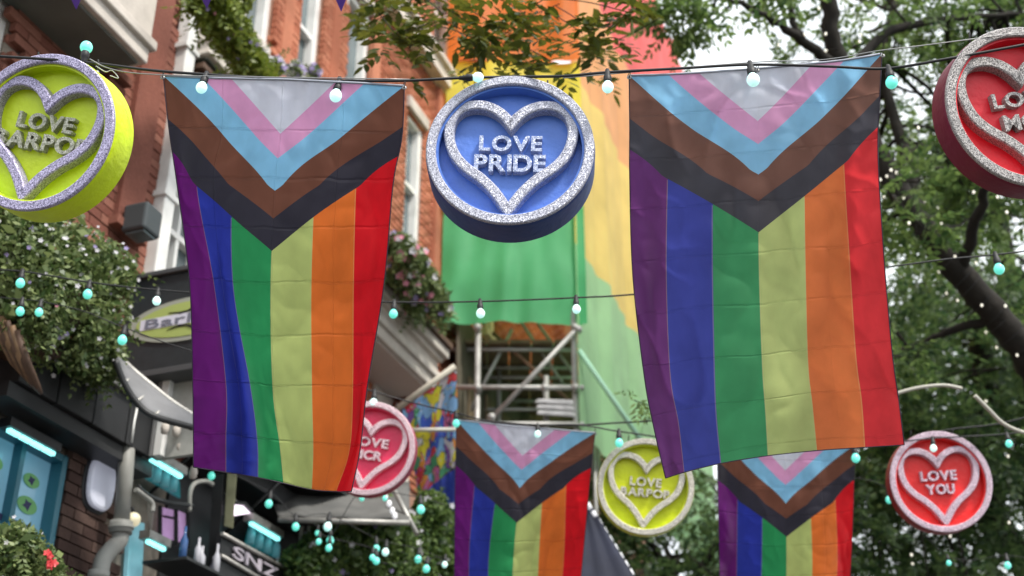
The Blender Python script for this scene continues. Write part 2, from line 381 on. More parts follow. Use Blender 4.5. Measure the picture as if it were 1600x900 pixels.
# ------------------------------------------------------------------ brickwork
BL, BH, BJ = .215, .065, .010
def bricks(parent, regions, holes, m, show, cap=300, back=.012, name='brick', out=.0, hide_px=None):
    """regions/holes: (s0,s1,z0,z1). Bricks that show largest become parts, the rest one stuff part"""
    cand = []
    done = set()
    for (s0, s1, z0, z1) in regions:
        r0, r1 = int(round(z0/(BH+BJ))), int(z1/(BH+BJ))
        for r in range(r0, r1):
            z = r*(BH+BJ); off = (r % 2)*(BL+BJ)/2
            k0 = int((s0-off)/(BL+BJ))-1; k1 = int((s1-off)/(BL+BJ))+2
            for k in range(k0, k1):
                a = k*(BL+BJ)+off; b = a+BL
                a = max(a, s0); b = min(b, s1)
                if b-a < .04: continue
                segs = [(a, b)]
                for (h0, h1, g0, g1) in holes:
                    if z+BH*.6 < g0 or z+BH*.4 > g1: continue
                    ns = []
                    for (x, y) in segs:
                        if y <= h0 or x >= h1: ns.append((x, y)); continue
                        if x < h0: ns.append((x, h0))
                        if y > h1: ns.append((h1, y))
                    segs = ns
                for (x, y) in segs:
                    if y-x < .03: continue
                    key = (round(x, 2), r)
                    if key in done: continue
                    done.add(key); cand.append((x, y, z))
    vis = []; rest = []
    for c in cand:
        p = FC((c[0]+c[1])/2, c[2], out); q = pix(p)
        inside = any(a <= q[0] <= b and cc <= q[1] <= d for (a, b, cc, d) in show)
        (vis if inside else rest).append((depth_of(p), c))
    vis.sort(key=lambda t: t[0]); rest += vis[cap:]; vis = vis[:cap]
    full = None; R3 = Matrix((SU, SN, ZZ)).transposed().to_quaternion()
    par = parent.location
    for d, (x, y, z) in vis:
        if full is None:
            b = MB(); b.lbox(-.5, .5, -.05, 0, 0, BH); full = b.mesh('brick', m)
        pr = random.uniform(0, .006)
        inst(full, name, parent, FC((x+y)/2, z, out+pr)-par, R3, (y-x, 1, 1))
    if rest:
        V = []; F = []
        T = [(0, 1, 2, 3), (4, 0, 3, 7), (1, 5, 6, 2), (3, 2, 6, 7), (4, 5, 1, 0)]
        for i, (d, (x, y, z)) in enumerate(rest):
            o1 = out+random.uniform(0, .006); o0 = out-.03
            for (s_, z_, o_) in ((x, z, o1), (y, z, o1), (y, z+BH, o1), (x, z+BH, o1), (x, z, o0), (y, z, o0), (y, z+BH, o0), (x, z+BH, o0)):
                V.append(FC(s_, z_, o_))
            F += [[a+8*i for a in f] for f in T]
        o = fmesh(name, [tuple(v) for v in V], F, m, parent, par); o['kind'] = 'stuff'

def wall_with_holes(mb, s0, s1, z0, z1, holes, o1, o0=-.4):
    ss = sorted({s0, s1}|{h for q in holes for h in q[:2] if s0 < h < s1}); zs = sorted({z0, z1}|{h for q in holes for h in q[2:] if z0 < h < z1})
    for i in range(len(ss)-1):
        for j in range(len(zs)-1):
            a, b, c, d = ss[i], ss[i+1], zs[j], zs[j+1]; mx_, my_ = (a+b)/2, (c+d)/2
            if any(h[0] < mx_ < h[1] and h[2] < my_ < h[3] for h in holes): continue
            mb.fbox(a, b, c, d, o0, o1)

def sash(parent, s0, s1, z0, z1, fr=.07, cols=1, rows=2, o=-.10, fm=None, gm=None, inner=None):
    fm = fm or m_white
    wf = MB()
    wf.fbox(s0, s0+fr, z0, z1, o-.06, o+.07); wf.fbox(s1-fr, s1, z0, z1, o-.06, o+.07)
    wf.fbox(s0+fr, s1-fr, z0, z0+fr, o-.06, o+.068); wf.fbox(s0+fr, s1-fr, z1-fr, z1, o-.06, o+.068)
    root = wf.build('window', fm, parent, bevel=.006)
    iw, ih = (s1-s0-2*fr)/cols, (z1-z0-2*fr)/rows
    bars = MB()
    for i in range(1, cols): bars.fbox(s0+fr+iw*i-.02, s0+fr+iw*i+.02, z0+fr, z1-fr, o-.045, o+.045)
    for j in range(1, rows): bars.fbox(s0+fr, s1-fr, z0+fr+ih*j-.025, z0+fr+ih*j+.025, o-.04, o+.05)
    def sub(b, nm, mm):
        # window object has no own offset, so world org = parent's
        return b.build(nm, mm, root)
    if cols > 1 or rows > 1: sub(bars, 'glazing_bar', fm)
    for i in range(cols):
        for j in range(rows):
            p = MB(); p.fbox(s0+fr+iw*i+.001, s0+fr+iw*(i+1)-.001, z0+fr+ih*j+.001, z0+fr+ih*(j+1)-.001, o-.03, o-.022); sub(p, 'pane', gm or m_glass)
    if inner:
        p = MB(); p.fbox(s0+fr, s1-fr, z0+fr+(z1-z0)*.45, z1-fr, o-.055, o-.05); sub(p, 'blind', inner)
    return root

# ---- building A : dark red brick, nearest (s 3..7.9)
A = thing('brick_building', 'dark red brick pub building at left with painted stone bays and black shopfront', 'building', FC(5, 0, 0))
holesA = [(4.2, 5.38, 6.95, 9.6), (7.30, 7.86, 5.95, 7.75), (5.15, 6.62, 3.0, 4.72), ]
wallA = MB(); wall_with_holes(wallA, 2.5, 7.95, 0, 12, holesA, -.012); wallA.build('wall', m_mortar, A)
bricks(A, [(4.6, 7.95, 4.9, 9.2)], holesA, m_brickA, [(20, 270, -5, 420)], 230)
bricks(A, [(6.4, 7.3, 2.8, 4.88)], holesA, m_brickD, [(60, 170, 700, 905)], 150)
sash(A, 4.2, 5.38, 6.95, 9.6, cols=2, rows=2, fr=.09)
sash(A, 7.30, 7.86, 5.95, 7.75, cols=2, rows=2, fr=.05, inner=m_blind)
# stone bay blocks: pale front, dark soffit, corbelled brick below
def bay(parent, s0, s1, z0, z1, o1, label=None, corb=True, front=m_stone, sof=None):
    b = MB(); b.fbox(s0, s1, z0+.02, z1, 0, o1); b.fbox(s0-.03, s1+.03, z0+.14, z0+.22, 0, o1+.04); blk = b.build('stone_bay', front, parent, bevel=.012)
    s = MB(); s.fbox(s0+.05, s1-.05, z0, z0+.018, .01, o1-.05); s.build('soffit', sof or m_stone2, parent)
    s = MB(); s.fbox(s0-.06, s1+.06, z1, z1+.10, 0, o1+.10); s.fbox(s0-.02, s1+.02, z1-.05, z1-.002, 0, o1+.05); s.build('cornice', m_stone, parent, bevel=.012)
    if corb:
        for k in range(5):
            c = MB(); zz = z0-.30+k*.075
            for q in range(1): c.fbox(s1-.02, s1+.17, zz, zz+.055, 0, .06+.05*k)
            c.build('corbel', m_brickA, parent, bevel=.004)
bay(A, 4.3, 6.2, 7.38, 8.9, .50)
c = MB()
for k in range(6):
    zz = 7.28+k*.11; c = MB(); c.fbox(5.30, 5.62, zz, zz+.07, 0, .06+.035*k); c.build('corbel', m_brickA, A, bevel=.006)
bay(A, 7.24, 7.93, 8.32, 8.8, .25, corb=False)
c = MB()
for k in range(3): c.fbox(7.26, 7.9, 8.31-.09*(k+1), 8.31-.09*(k+1)+.055, 0, .2-.05*k)
c.build('corbel_course', m_timber, A, bevel=.005)
# brown pilaster and lintels
p = MB(); p.fbox(6.64, 6.92, 6.45, 9.5, .0, .10); p.fbox(6.60, 6.96, 6.40, 6.47, 0, .14); p.build('pilaster', m_brickA, A, bevel=.006)
p = MB(); p.fbox(7.2, 7.95, 7.78, 7.95, 0, .05); p.build('lintel', m_stone, A, bevel=.006)
p = MB(); p.fbox(7.2, 7.95, 5.84, 5.94, -.1, .10); p.build('sill', m_stone, A, bevel=.006)
# box downpipe
dp = thing('drainpipe', 'tall pale square drainpipe on the brick wall left of the first flag', 'drainpipe', FC(7.12, 6.2, .1))
p = MB(); p.fbox(7.08, 7.21, 5.9, 10, .03, .15); p.build('pipe', m_white, dp, bevel=.012)
for z in (6.9, 8.3): p = MB(); p.fbox(7.05, 7.24, z, z+.05, .0, .165); p.build('bracket', m_white, dp, bevel=.005)
# dark lantern box
lb = thing('floodlight', 'dark grey box floodlight fixed to the wall beside the square drainpipe', 'light', FC(7.0, 6.5, .2))
p = MB(); p.fbox(6.66, 6.86, 6.36, 6.58, .12, .32); p.build('housing', mat('dark_grey_metal', (.045, .055, .06), .5), lb, bevel=.02)
p = MB(); p.fbox(6.69, 6.83, 6.345, 6.36, .15, .30); p.build('lens', m_glass, lb)
p = MB(); p.fbox(6.74, 6.80, 6.42, 6.54, .0, .13); p.build('bracket', m_black, lb)

# shopfront of building A
fa = thing('shop_fascia', 'sloping black panelled fascia board under the big flower basket', 'fascia', FC(6.8, 4.9, .1))
for k in range(4):
    s0 = 5.75+.36*k; p = MB(); p.fbox(s0+.006, s0+.354, 4.80, 5.12, .10, .30+.004*(k % 2)); p.build('panel', m_blackp, fa, bevel=.006)
p = MB(); p.fbox(5.72, 7.22, 5.12, 5.15, .05, .34); p.build('top_rail', mat('worn_grey_lead', (.16, .16, .15), .6, var=.3, scale=20), fa, bevel=.006)
p = MB(); p.fbox(5.72, 7.22, 4.70, 4.795, .05, .26); p.build('bottom_rail', m_blackp, fa)
# turquoise lit shop window
m_tw = mat('turquoise_frame', (.035, .16, .22), .4)
m_tg = mat('turquoise_lit_glass', (.20, .36, .46), .15, emit=(.14, .36, .52), estr=.16, var=.3, scale=2)
sw = sash(A, 5.15, 6.62, 3.0, 4.66, fr=.05, cols=4, rows=1, o=-.03, fm=m_tw, gm=m_tg)
m_dec = mat('green_sticker', (.16, .42, .14), .5); m_txt = mat('dark_print', (.03, .03, .10), .6); m_dpink = mat('pale_print', (.5, .55, .75), .6)
def bat(parent, s, z, k, m, o=.0):
    poly = [(0, .5), (.12, .3), (.3, .45), (.75, .5), (1, .1), (.7, .15), (.5, -.15), (.25, -.05), (0, -.5)]
    poly = poly+[(-x, y) for x, y in poly[-2:0:-1]]
    b = MB(); n = len(poly); V = [FC(s+x*k, z+y*k*.7, o+.004) for x, y in poly]+[FC(s+x*k, z+y*k*.7, o) for x, y in poly]
    b.add(V, [tuple(range(n)), tuple(range(n, 2*n))[::-1]]+[(i, (i+1) % n, n+(i+1) % n, n+i) for i in range(n)]); return b
for (cx, s0) in enumerate((6.06, 6.41)):
    for zz, kk in ((4.44, .09), (4.28, .11)):
        MS = Matrix.Translation(FC(s0, zz, -.047)) @ Matrix((SU, ZZ, SN)).transposed().to_4x4()
        b = MB(); b.prism([(kk*.85*math.cos(2*PI*i/20), kk*.5*math.sin(2*PI*i/20)) for i in range(20)], 0, .003, MS); b.build('sticker', m_dec, A)
        b = MB(); b.prism([(kk*.45*math.cos(2*PI*i/9)*(1 if i % 2 else .5), kk*.34*math.sin(2*PI*i/9)*(1 if i % 2 else .6)) for i in range(9)], .003, .005, MS); b.build('sticker_mark', m_txt, A)
    r = random.Random(cx)
    for k in range(7):
        b = MB(); ww = r.uniform(.1, .17); b.fbox(s0-ww, s0+ww, 4.12-.085*k, 4.16-.085*k, -.047, -.042); b.build('text_line', m_txt, A)
# LED bars / heaters
def ledbar(label, a, bpt, o, grp='teal LED strip lights along the bar front', hood=True):
    s0, z0 = onF(*a, o); s1, z1 = onF(*bpt, o); z = (z0+z1)/2
    t = thing('led_strip', label, 'strip light', FC((s0+s1)/2, z, o), grp)
    n = max(3, int((s1-s0)/.1)); L = (s1-s0)/n
    c = MB(); c.fbox(s0-.02, s1+.02, z+.016, z+.075, o-.06, o+.03); c.build('housing', m_steel if hood else m_blackp, t, bevel=.004)
    for k in range(n):
        p = MB(); p.fbox(s0+L*k+.006, s0+L*(k+1)-.006, z-.012, z+.014, o-.02, o+.012); p.build('led', m_led, t, bevel=.004)
    return t
ledbar('teal LED strip over the turquoise shop window at far left', (12, 675), (86, 707), .12, hood=False)
ledbar('short teal LED strip under a grey hood right of the drainpipe', (236, 716), (284, 747), .3)
ledbar('teal LED strip under a grey hood below the pale hanging banner', (392, 816), (436, 845), .3)
ledbar('smallest dim teal LED strip low between the pipe and the black post', (230, 845), (258, 860), .2)
# bulkhead lamp
bl = thing('wall_lamp', 'white oval bulkhead lamp on the dark brick pier', 'lamp', FC(7.05, 4.65, .1))
cs, cz = onF(165, 755, .12); M = Matrix.Translation(FC(cs, cz, .06)) @ Matrix((SU, ZZ, SN)).transposed().to_4x4()
def capsule(rx, ry, n=28): return [(rx*math.copysign(abs(math.cos(a))**.7, math.cos(a)), ry*math.copysign(abs(math.sin(a))**.75, math.sin(a))) for a in [2*PI*i/n for i in range(n)]]
b = MB(); b.prism(capsule(.155, .20), -.06, .0, M); b.build('back_plate', m_black, bl, bevel=.01)
b = MB(); b.prism(capsule(.135, .18), .001, .05, M); b.build('lamp_shade', mat('frosted_diffuser', (.62, .64, .74), .35, emit=(.6, .63, .8), estr=.12), bl, bevel=.03)
# round downpipe with elbow
rp = thing('drainpipe', 'thick round grey drainpipe with a collar and elbow beside the oval lamp', 'drainpipe', FC(7.3, 4, .1))
def Fo(px, py, o): s, z = onF(px, py, o); return FC(s, z, o)
pt = [Fo(199, 690, .25), Fo(196, 740, .25), Fo(190, 815, .25)]
b = MB(); b.tube(pt, .052, 16); b.build('pipe', m_pipe, rp)
b = MB(); b.tube([Fo(190, 815, .25), Fo(188, 834, .25)], .075, 18); b.tube([Fo(189.3, 822, .25), Fo(189, 827, .25)], .083, 18); b.build('collar', m_pipe, rp)
b = MB(); b.tube(crom([Fo(189, 832, .25), Fo(186, 846, .25), Fo(172, 860, .22), Fo(161, 875, .2), Fo(156, 900, .2), Fo(150, 940, .2)], 5), .054, 16); b.build('elbow', m_pipe, rp)
b = MB(); b.tube([Fo(155, 893, .2), Fo(153, 905, .2)], .068, 16); b.build('collar', m_pipe, rp)
b = MB(); b.tube([Fo(214, 635, .3), Fo(209, 660, .3), Fo(205, 692, .3)], .012, 6); b.build('thin_pipe', m_white, rp)
# carved bracket far left
cb = thing('carved_bracket', 'carved brown wooden bracket with curved mouldings at the left edge', 'bracket', FC(5.7, 5.1, .2))
for k in range(6):
    q = k*9
    b = MB(); b.tube([P(-14+q*.9, 480+q*.8, 7.4), P(0+q*.9, 520+q*1.0, 7.4), P(22+q*.7, 565+q*.7, 7.5), P(50+q*.3, 600+q*.3, 7.6)], [.02, .028, .028, .014], 8); b.build('moulding', m_timber if k % 2 else mat('worn_gold_timber', (.22, .13, .07), .6, var=.3, scale=12), cb)
b = MB(); b.fbox(5.2, 5.85, 4.95, 5.6, .15, .5); b.build('block', m_timber, cb, bevel=.02)
pc = MB(); s0, z0 = onF(0, 700, .15); pc.fbox(s0-.5, s0-.09, 3.2, 4.75, -.0, .16); tag(pc.build('door_post', mat('terracotta_paint', (.16, .06, .035), .6, var=.2), None, bevel=.01), 'terracotta painted post at the bottom left edge beside the turquoise window', 'post')

# ---- building B : orange brick (s 7.95..14+)
B = thing('brick_building', 'bright orange-red brick building with white sash windows behind the first flag', 'building', FC(11, 0, 0))
holesB = [(8.02, 8.48, 8.9, 11.3), (8.92, 9.40, 8.95, 11.3), (9.92, 10.5, 8.95, 11.3), (11.55, 12.02, 8.9, 10.75), (12.75, 13.2, 8.9, 10.75), (12.2, 12.75, 12.1, 13.6), (10.6, 11.1, 12.1, 13.6), (14, 14.5, 9, 11), (14, 14.5, 12, 13.6), (8.2, 8.95, 5.0, 6.4), (9.6, 10.6, 5.2, 6.6)]
wb = MB(); wall_with_holes(wb, 7.96, 22, 0, 15.5, holesB, -.012); wb.build('wall', m_mortar_o, B)
bricks(B, [(7.96, 17.5, 6.2, 14.8)], holesB, m_brickB, [(425, 720, -5, 420)], 300)
for h in holesB[:3]: sash(B, *h, fr=.085, rows=2)
for h in holesB[3:9]: sash(B, *h, fr=.08, rows=2)
for h in holesB[9:]: sash(B, *h, fr=.06, rows=2, cols=3)
for (a, b_, c, d) in holesB[:9]:
    p = MB(); p.fbox(a-.06, b_+.06, c-.10, c-.005, -.08, .10); p.build('sill', m_stone, B, bevel=.008)
    p = MB(); p.fbox(a-.05, b_+.05, d+.005, d+.16, -.08, .05); p.build('lintel', m_stone, B, bevel=.008)
p = MB(); p.fbox(7.96, 17, 11.62, 11.80, 0, .16); p.fbox(7.96, 17, 11.80, 11.88, 0, .22); p.build('string_course', m_stone, B, bevel=.01)
p = MB(); p.fbox(7.96, 17, 8.52, 8.66, 0, .14); p.build('string_course', m_stone, B, bevel=.01)
for k in range(5):
    s_ = 8.7+.94*k+(.9 if k > 2 else 0)
    p = MB(); p.fbox(s_-.09, s_+.09, 8.7, 11.6, .0, .06); p.build('pilaster', m_brickB, B, bevel=.005)
bay(B, 9.6, 11.45, 7.0, 7.40, .52, sof=mat('pinkish_render', (.55, .47, .43), .8, var=.1, scale=3, dirt=.2))
p = MB(); p.fbox(9.55, 11.5, 7.505, 7.56, 0, .66); p.build('timber_moulding', m_timber, B)
p = MB(); p.fbox(7.96, 12.6, 5.05, 5.2, 0, .3); p.build('shop_cornice', m_blackp, B)
# white wall panel in the first floor behind the flag (pale render)
p = MB(); p.fbox(11.0, 11.9, 6.15, 7.0, 0, .03); p.build('render_panel', m_stone, B)

# ------------------------------------------------------------------ foliage helpers
def fronds(cent, rad, n, L=.26, leaf=(.075, .028), pairs=6, droop=.35, flat=1.0):
    """n compound leaves around clump centres. cent (K,3), rad (K,) -> verts, quads"""
    cent = np.asarray(cent, float); rad = np.asarray(rad, float)
    idx = rng.integers(0, len(cent), n)
    d0 = rng.normal(size=(n, 3)); d0 /= np.linalg.norm(d0, axis=1)[:, None]
    rr = rng.uniform(.15, 1, n)**(1/2.2)*rad[idx]
    base = cent[idx]+d0*rr[:, None]*np.array([1, 1, .75])
    d = d0*.6+rng.normal(size=(n, 3))*.6; d[:, 2] -= droop; d /= np.linalg.norm(d, axis=1)[:, None]
    up = np.array([0, 0, 1.])+rng.normal(size=(n, 3))*.45
    wv = np.cross(d, up); wv /= np.linalg.norm(wv, axis=1)[:, None]
    nn = np.cross(wv, d)
    V = []; Ls = L*rng.uniform(.7, 1.25, n)
    for k in range(pairs):
        t = (k+1)/pairs
        for sgn in (-1, 1):
            if k == pairs-1 and sgn == 1: ld = d.copy(); 
            else: ld = wv*sgn*.8+d*.6-nn*.1
            ld = ld+rng.normal(size=(n, 3))*.18; ld /= np.linalg.norm(ld, axis=1)[:, None]
            q = base+d*(Ls*t)[:, None]-np.array([0, 0, 1.])*(droop*.25*Ls*t*t)[:, None]
            side = np.cross(ld, nn+rng.normal(size=(n, 3))*.25); side /= np.linalg.norm(side, axis=1)[:, None]
            ll = (leaf[0]*rng.uniform(.7, 1.2, n)*(1-.35*abs(t-.5)))[:, None]; lw = (leaf[1]*rng.uniform(.7, 1.2, n)*.5)[:, None]
            V.append(np.stack([q, q+ld*ll*.45+side*lw, q+ld*ll, q+ld*ll*.45-side*lw], 1))
    V = np.concatenate(V, 0); m = len(V)
    F = np.arange(m*4).reshape(m, 4)
    return V.reshape(-1, 3), F
def scatter_quads(cent, rad, n, size=.03, asp=.6, squash=1.0):
    cent = np.asarray(cent, float); rad = np.asarray(rad, float); idx = rng.integers(0, len(cent), n)
    d0 = rng.normal(size=(n, 3)); d0 /= np.linalg.norm(d0, axis=1)[:, None]
    q = cent[idx]+d0*(rng.uniform(.1, 1, n)**.45*rad[idx])[:, None]*np.array([1, 1, squash])
    a = rng.normal(size=(n, 3)); a /= np.linalg.norm(a, axis=1)[:, None]; b = np.cross(a, d0*.8+rng.normal(size=(n, 3))*.5); b /= np.linalg.norm(b, axis=1)[:, None]
    s = (size*rng.uniform(.6, 1.3, n))[:, None]
    V = np.stack([q-a*s*.5, q+b*s*asp*.5, q+a*s*.5, q-b*s*asp*.5], 1)
    return V.reshape(-1, 3), np.arange(n*4).reshape(n, 4)
def flower_heads(cent, rad, n, size, squash=1, outer=.85):
    """5-petal flowers joined in one mesh"""
    cent = np.asarray(cent, float); V = []; F = []; k = 0
    for i in range(n):
        j = rng.integers(0, len(cent)); d = rng.normal(size=3); d /= np.linalg.norm(d)
        c = cent[j]+d*rad[j]*rng.uniform(outer, 1.12)*np.array([1, 1, squash]); nrm = Vector(d)*.6+Vector((0, -1, -.1)); nrm.normalize()
        a = nrm.orthogonal().normalized(); b = nrm.cross(a); s = size*rng.uniform(.7, 1.3); c = Vector(c)
        for p_ in range(5):
            t0 = 2*PI*p_/5; t = t0+.55; u_ = t0-.55
            V += [c, c+(a*math.cos(u_)+b*math.sin(u_))*s*.7+nrm*s*.12, c+(a*math.cos(t0)+b*math.sin(t0))*s+nrm*s*.2, c+(a*math.cos(t)+b*math.sin(t))*s*.7+nrm*s*.12]
            F.append((k, k+1, k+2, k+3)); k += 4
    return [tuple(v) for v in V], F

def plant(name, label, cat, clumps, nleaf, flowers, leaf=.05, mleaf=None, pot=None, group=None, fsize=.02):
    cs = [P(x, y, d) for x, y, d, r in clumps]; rs = [r for *_, r in clumps]
    base = sum(cs, Vector())/len(cs); base.z = min((c.z-r for c, r in zip(cs, rs)))
    t = thing(name, label, cat, base, group)
    V, F = scatter_quads(cs, rs, nleaf, leaf, .55); o = fmesh('foliage', V, F, mleaf or m_leaf_pot, t, base); o['kind'] = 'stuff'
    V, F = scatter_quads(cs, rs, nleaf//9, leaf*1.9, .5); o = fmesh('broad_leaves', V, F, mleaf or m_leaf_pot, t, base); o['kind'] = 'stuff'
    V, F = fronds(cs, rs, max(30, nleaf//40), L=.16, leaf=(leaf, leaf*.45), pairs=5, droop=.8); o = fmesh('trailing_stems', V, F, mleaf or m_leaf_pot, t, base); o['kind'] = 'stuff'
    for (mm, n, nm) in flowers:
        V, F = flower_heads(cs, rs, n, fsize); o = fmesh(nm, V, F, mm, t, base); o['kind'] = 'stuff'
    # core twigs and basket
    b = MB()
    for c, r in zip(cs, rs):
        for k in range(7):
            d = Vector(rng.normal(size=3)); d.normalize(); b.tube([c-Vector((0, 0, r*.6)), c+d*r*.5, c+d*r*.95], [.006, .004, .002], 5)
    b.build('stem', m_bark, t)
    if pot:
        b = MB(); x, y, d, r = pot; c = P(x, y, d); b.lathe([(.02, -r*.75), (r*.55, -r*.55), (r*.85, -r*.2), (r, .0), (r*1.04, .02), (r*.96, .02)], 20, Matrix.Translation(c)); b.build('basket', mat('coir_basket', (.09, .07, .05), .95, bump=.8, bscale=40, var=.3), t)
    return t
plant('hanging_basket', 'huge overflowing flower basket under the yellow heart disc at left', 'plant',
      [(20, 400, 7.6, .30), (75, 380, 7.9, .26), (60, 450, 7.7, .32), (120, 420, 8.1, .28), (165, 425, 8.3, .2), (140, 480, 8.2, .25), (110, 510, 8.0, .30), (30, 480, 7.6, .28), (155, 530, 8.4, .15), (158, 575, 8.5, .11), (140, 555, 8.3, .18), (20, 345, 7.7, .2)],
      13500, [(m_petalw, 240, 'white_flowers'), (m_petalp, 14, 'pink_flowers'), (m_petall, 60, 'lilac_flowers')], leaf=.045, pot=(90, 480, 8.0, .22), fsize=.014)
plant('flower_pot', 'pot of green leaves with one red bloom in the bottom left corner', 'plant',
      [(20, 860, 6.9, .16), (55, 890, 7.0, .15), (8, 900, 6.9, .2), (75, 905, 7.0, .08)], 4200, [(m_petalw, 25, 'white_flowers')], leaf=.04, pot=(25, 925, 6.95, .14), fsize=.012)
rf = MB(); c0 = P(74, 868, 6.85); Vv, Ff = flower_heads([tuple(c0), tuple(P(80, 882, 6.85))], [.015, .015], 9, .02); o = fmesh('red_bloom', Vv, Ff, m_petalp if False else mat('petal_coral', (.78, .07, .08), .5, trans=.25), None, c0)
tag(o, 'coral red geranium bloom above the bottom left flower pot', 'flower')
plant('window_box', 'lime green trailing plants in a window box at top left', 'plant',
      [(320, 5, 9.7, .12), (345, 30, 9.9, .17), (370, 60, 10.2, .17), (385, 95, 10.5, .13), (330, -15, 9.7, .16), (360, 0, 10, .16), (400, 105, 10.9, .08)], 6500,
      [(m_petall, 26, 'lilac_flowers'), (m_petalp, 5, 'pink_flowers')], leaf=.06, mleaf=m_leaf_lime)
plant('window_box', 'lilac and white flowers along a sill just above the first flag', 'plant',
      [(405, 95, 11.3, .10), (430, 105, 11.6, .09), (460, 110, 12, .08), (490, 112, 12.3, .07)], 1500, [(m_petall, 90, 'lilac_flowers'), (m_petalw, 60, 'white_flowers')], leaf=.045, fsize=.028)
plant('window_box', 'flower box with pink and white blooms on the cream ledge right of the first flag', 'plant',
      [(625, 385, 12.2, .14), (640, 410, 12.4, .18), (655, 440, 12.7, .2), (675, 465, 13, .18), (630, 430, 12.4, .16), (690, 480, 13.3, .1), (650, 470, 12.8, .14)], 6000,
      [(m_petalw, 70, 'white_flowers'), (m_petalp, 60, 'pink_flowers'), (m_petall, 25, 'lilac_flowers')], leaf=.06, fsize=.032)
plant('hanging_basket', 'flower-studded greenery at bottom centre left of the third flag', 'plant',
      [(600, 840, 11, .3), (640, 860, 11.2, .3), (680, 850, 11.4, .28), (560, 870, 10.8, .3), (620, 900, 11, .35), (690, 900, 11.4, .3), (520, 850, 10.6, .24), (480, 890, 10.4, .24), (705, 820, 11.6, .12), (590, 800, 11, .12), (675, 795, 11.3, .16)], 15000,
      [(m_petalw, 190, 'white_flowers'), (m_petall, 30, 'lilac_flowers')], leaf=.055, mleaf=m_leaf_mid, pot=(620, 930, 11, .3), fsize=.026)

# ------------------------------------------------------------------ festoon light strings
def bulb_meshes(k=1.0):
    s = MB(); s.lathe([(.001, .012), (.010, .012), (.010, .0), (.013, -.004), (.013, -.018), (.017, -.022), (.017, -.046), (.0155, -.050), (.001, -.050)], 16)
    s.lbox(-.006, .006, -.006, .006, -.001, .017)
    g_ = MB(); pr = [(.0135, -.049), (.015, -.055)]
    n = 12
    for i in range(n+1):
        a = PI*.28+PI*.72*i/n; pr.append((max(.0245*math.sin(a), 1e-4), -.076+.027*math.cos(a)))
    g_.lathe(pr, 20)
    return s.mesh('bulb_socket', m_black), g_.mesh('glass_bulb', m_teal), g_.mesh('glass_bulb', m_tealw)
SOCK, BT, BW = bulb_meshes()
def light_string(label, pts, bulbs, r=.005, group='festoon light strings across the street', wire=m_black):
    """pts: (px,py,depth); bulbs: (px, kind, tilt) positioned along the cable by px"""
    cp = crom(pts, 10); W = [P(*q) for q in cp]
    t = thing('light_string', label, 'string lights', W[0], group)
    b = MB(); b.tube(W, r, 6); b.build('cable', wire, t)
    for q in bulbs:
        px, kind = q[0], q[1]; tilt = q[2] if len(q) > 2 else 0; sc_ = q[3] if len(q) > 3 else 1
        i = min(range(len(cp)-1), key=lambda i: 0 if cp[i][0] <= px <= cp[i+1][0] else 1+abs(cp[i][0]-px))
        a, c = cp[i], cp[i+1]; f = (px-a[0])/(c[0]-a[0]+1e-9); f = min(max(f, 0), 1); w_ = P(*(a*(1-f)+c*f))
        rot = Quaternion((0, 1, 0), math.radians(tilt)) @ Quaternion((1, 0, 0), random.uniform(-.1, .1))
        s = inst(SOCK, 'bulb_socket', t, w_-W[0], rot @ Quaternion((0, 1, 0), random.uniform(-.09, .09)), sc_*random.uniform(.86, .96))
        g_ = inst(BW if kind == 'w' else BT, 'glass_bulb', s)
    return t
light_string('thick black cable with white and teal bulbs holding up the two front flags',
    [(-60, 86, 5.02), (0, 88, 5.02), (130, 97, 5.02), (250, 111, 5.02), (400, 121, 5.02), (530, 126, 5.02), (630, 126, 5.02), (715, 122, 5.05), (800, 120, 5.1), (880, 119, 5.02), (950, 113, 5.0), (1060, 107, 5.0), (1175, 101, 5.0), (1300, 104, 4.98), (1385, 107, 4.98), (1480, 92, 4.95), (1600, 70, 4.95), (1680, 55, 4.95)],
    [(131, 't', 178), (322, 'w', 8, .95), (530, 'w', 3, 1.08), (722, 'w', -95, .9), (949, 'w', 0, 1), (1172, 'w', -8, 1.12), (1388, 't', -3, 1.02)], r=.0058)
# steel wires beside the cable
def wire(label, pts, r=.0022, m=None, name='steel_wire', cat='wire'):
    W = [P(*q) for q in crom(pts, 8)]
    t = MB(); t.tube(W, r, 6); o = t.build(name, m or m_wire); return tag(o, label, cat)
wire('thin steel wire rising from the right flag to the top right corner', [(880, 122, 5.04), (950, 116, 5.04), (1100, 103, 5.03), (1200, 96, 5.03), (1290, 93, 5.0), (1375, 79, 4.97), (1450, 70, 4.97), (1640, 45, 4.97)])
wire('thin steel wire from the yellow disc to the corner of the first flag', [(140, 92, 5.0), (165, 105, 5.0), (200, 113, 5.0), (255, 117, 5.0), (330, 119, 5.0), (640, 124, 5.02)])
wire('pale plastic tie curling behind the yellow disc rim', [(150, 103, 5.0), (165, 112, 5.0), (175, 110, 5.0), (185, 122, 5.0), (172, 118, 5.0)], .0018, m_white, 'cable_tie', 'cable tie')
light_string('second black cable with teal bulbs passing behind the flags at mid height',
    [(-40, 420, 6.9), (35, 424, 6.9), (140, 441, 6.9), (247, 453, 6.9), (430, 466, 6.9), (616, 472, 6.9), (750, 471, 6.9), (903, 465, 6.9), (990, 460, 6.9), (1200, 440, 6.9), (1380, 418, 6.9), (1480, 405, 6.9), (1555, 398, 6.9), (1650, 386, 6.9)],
    [(35, 't'), (140, 't'), (247, 'w'), (616, 't', 0), (750, 'w', 0), (900, 'w', -4), (1555, 't', 0, 1.25)], r=.0045)
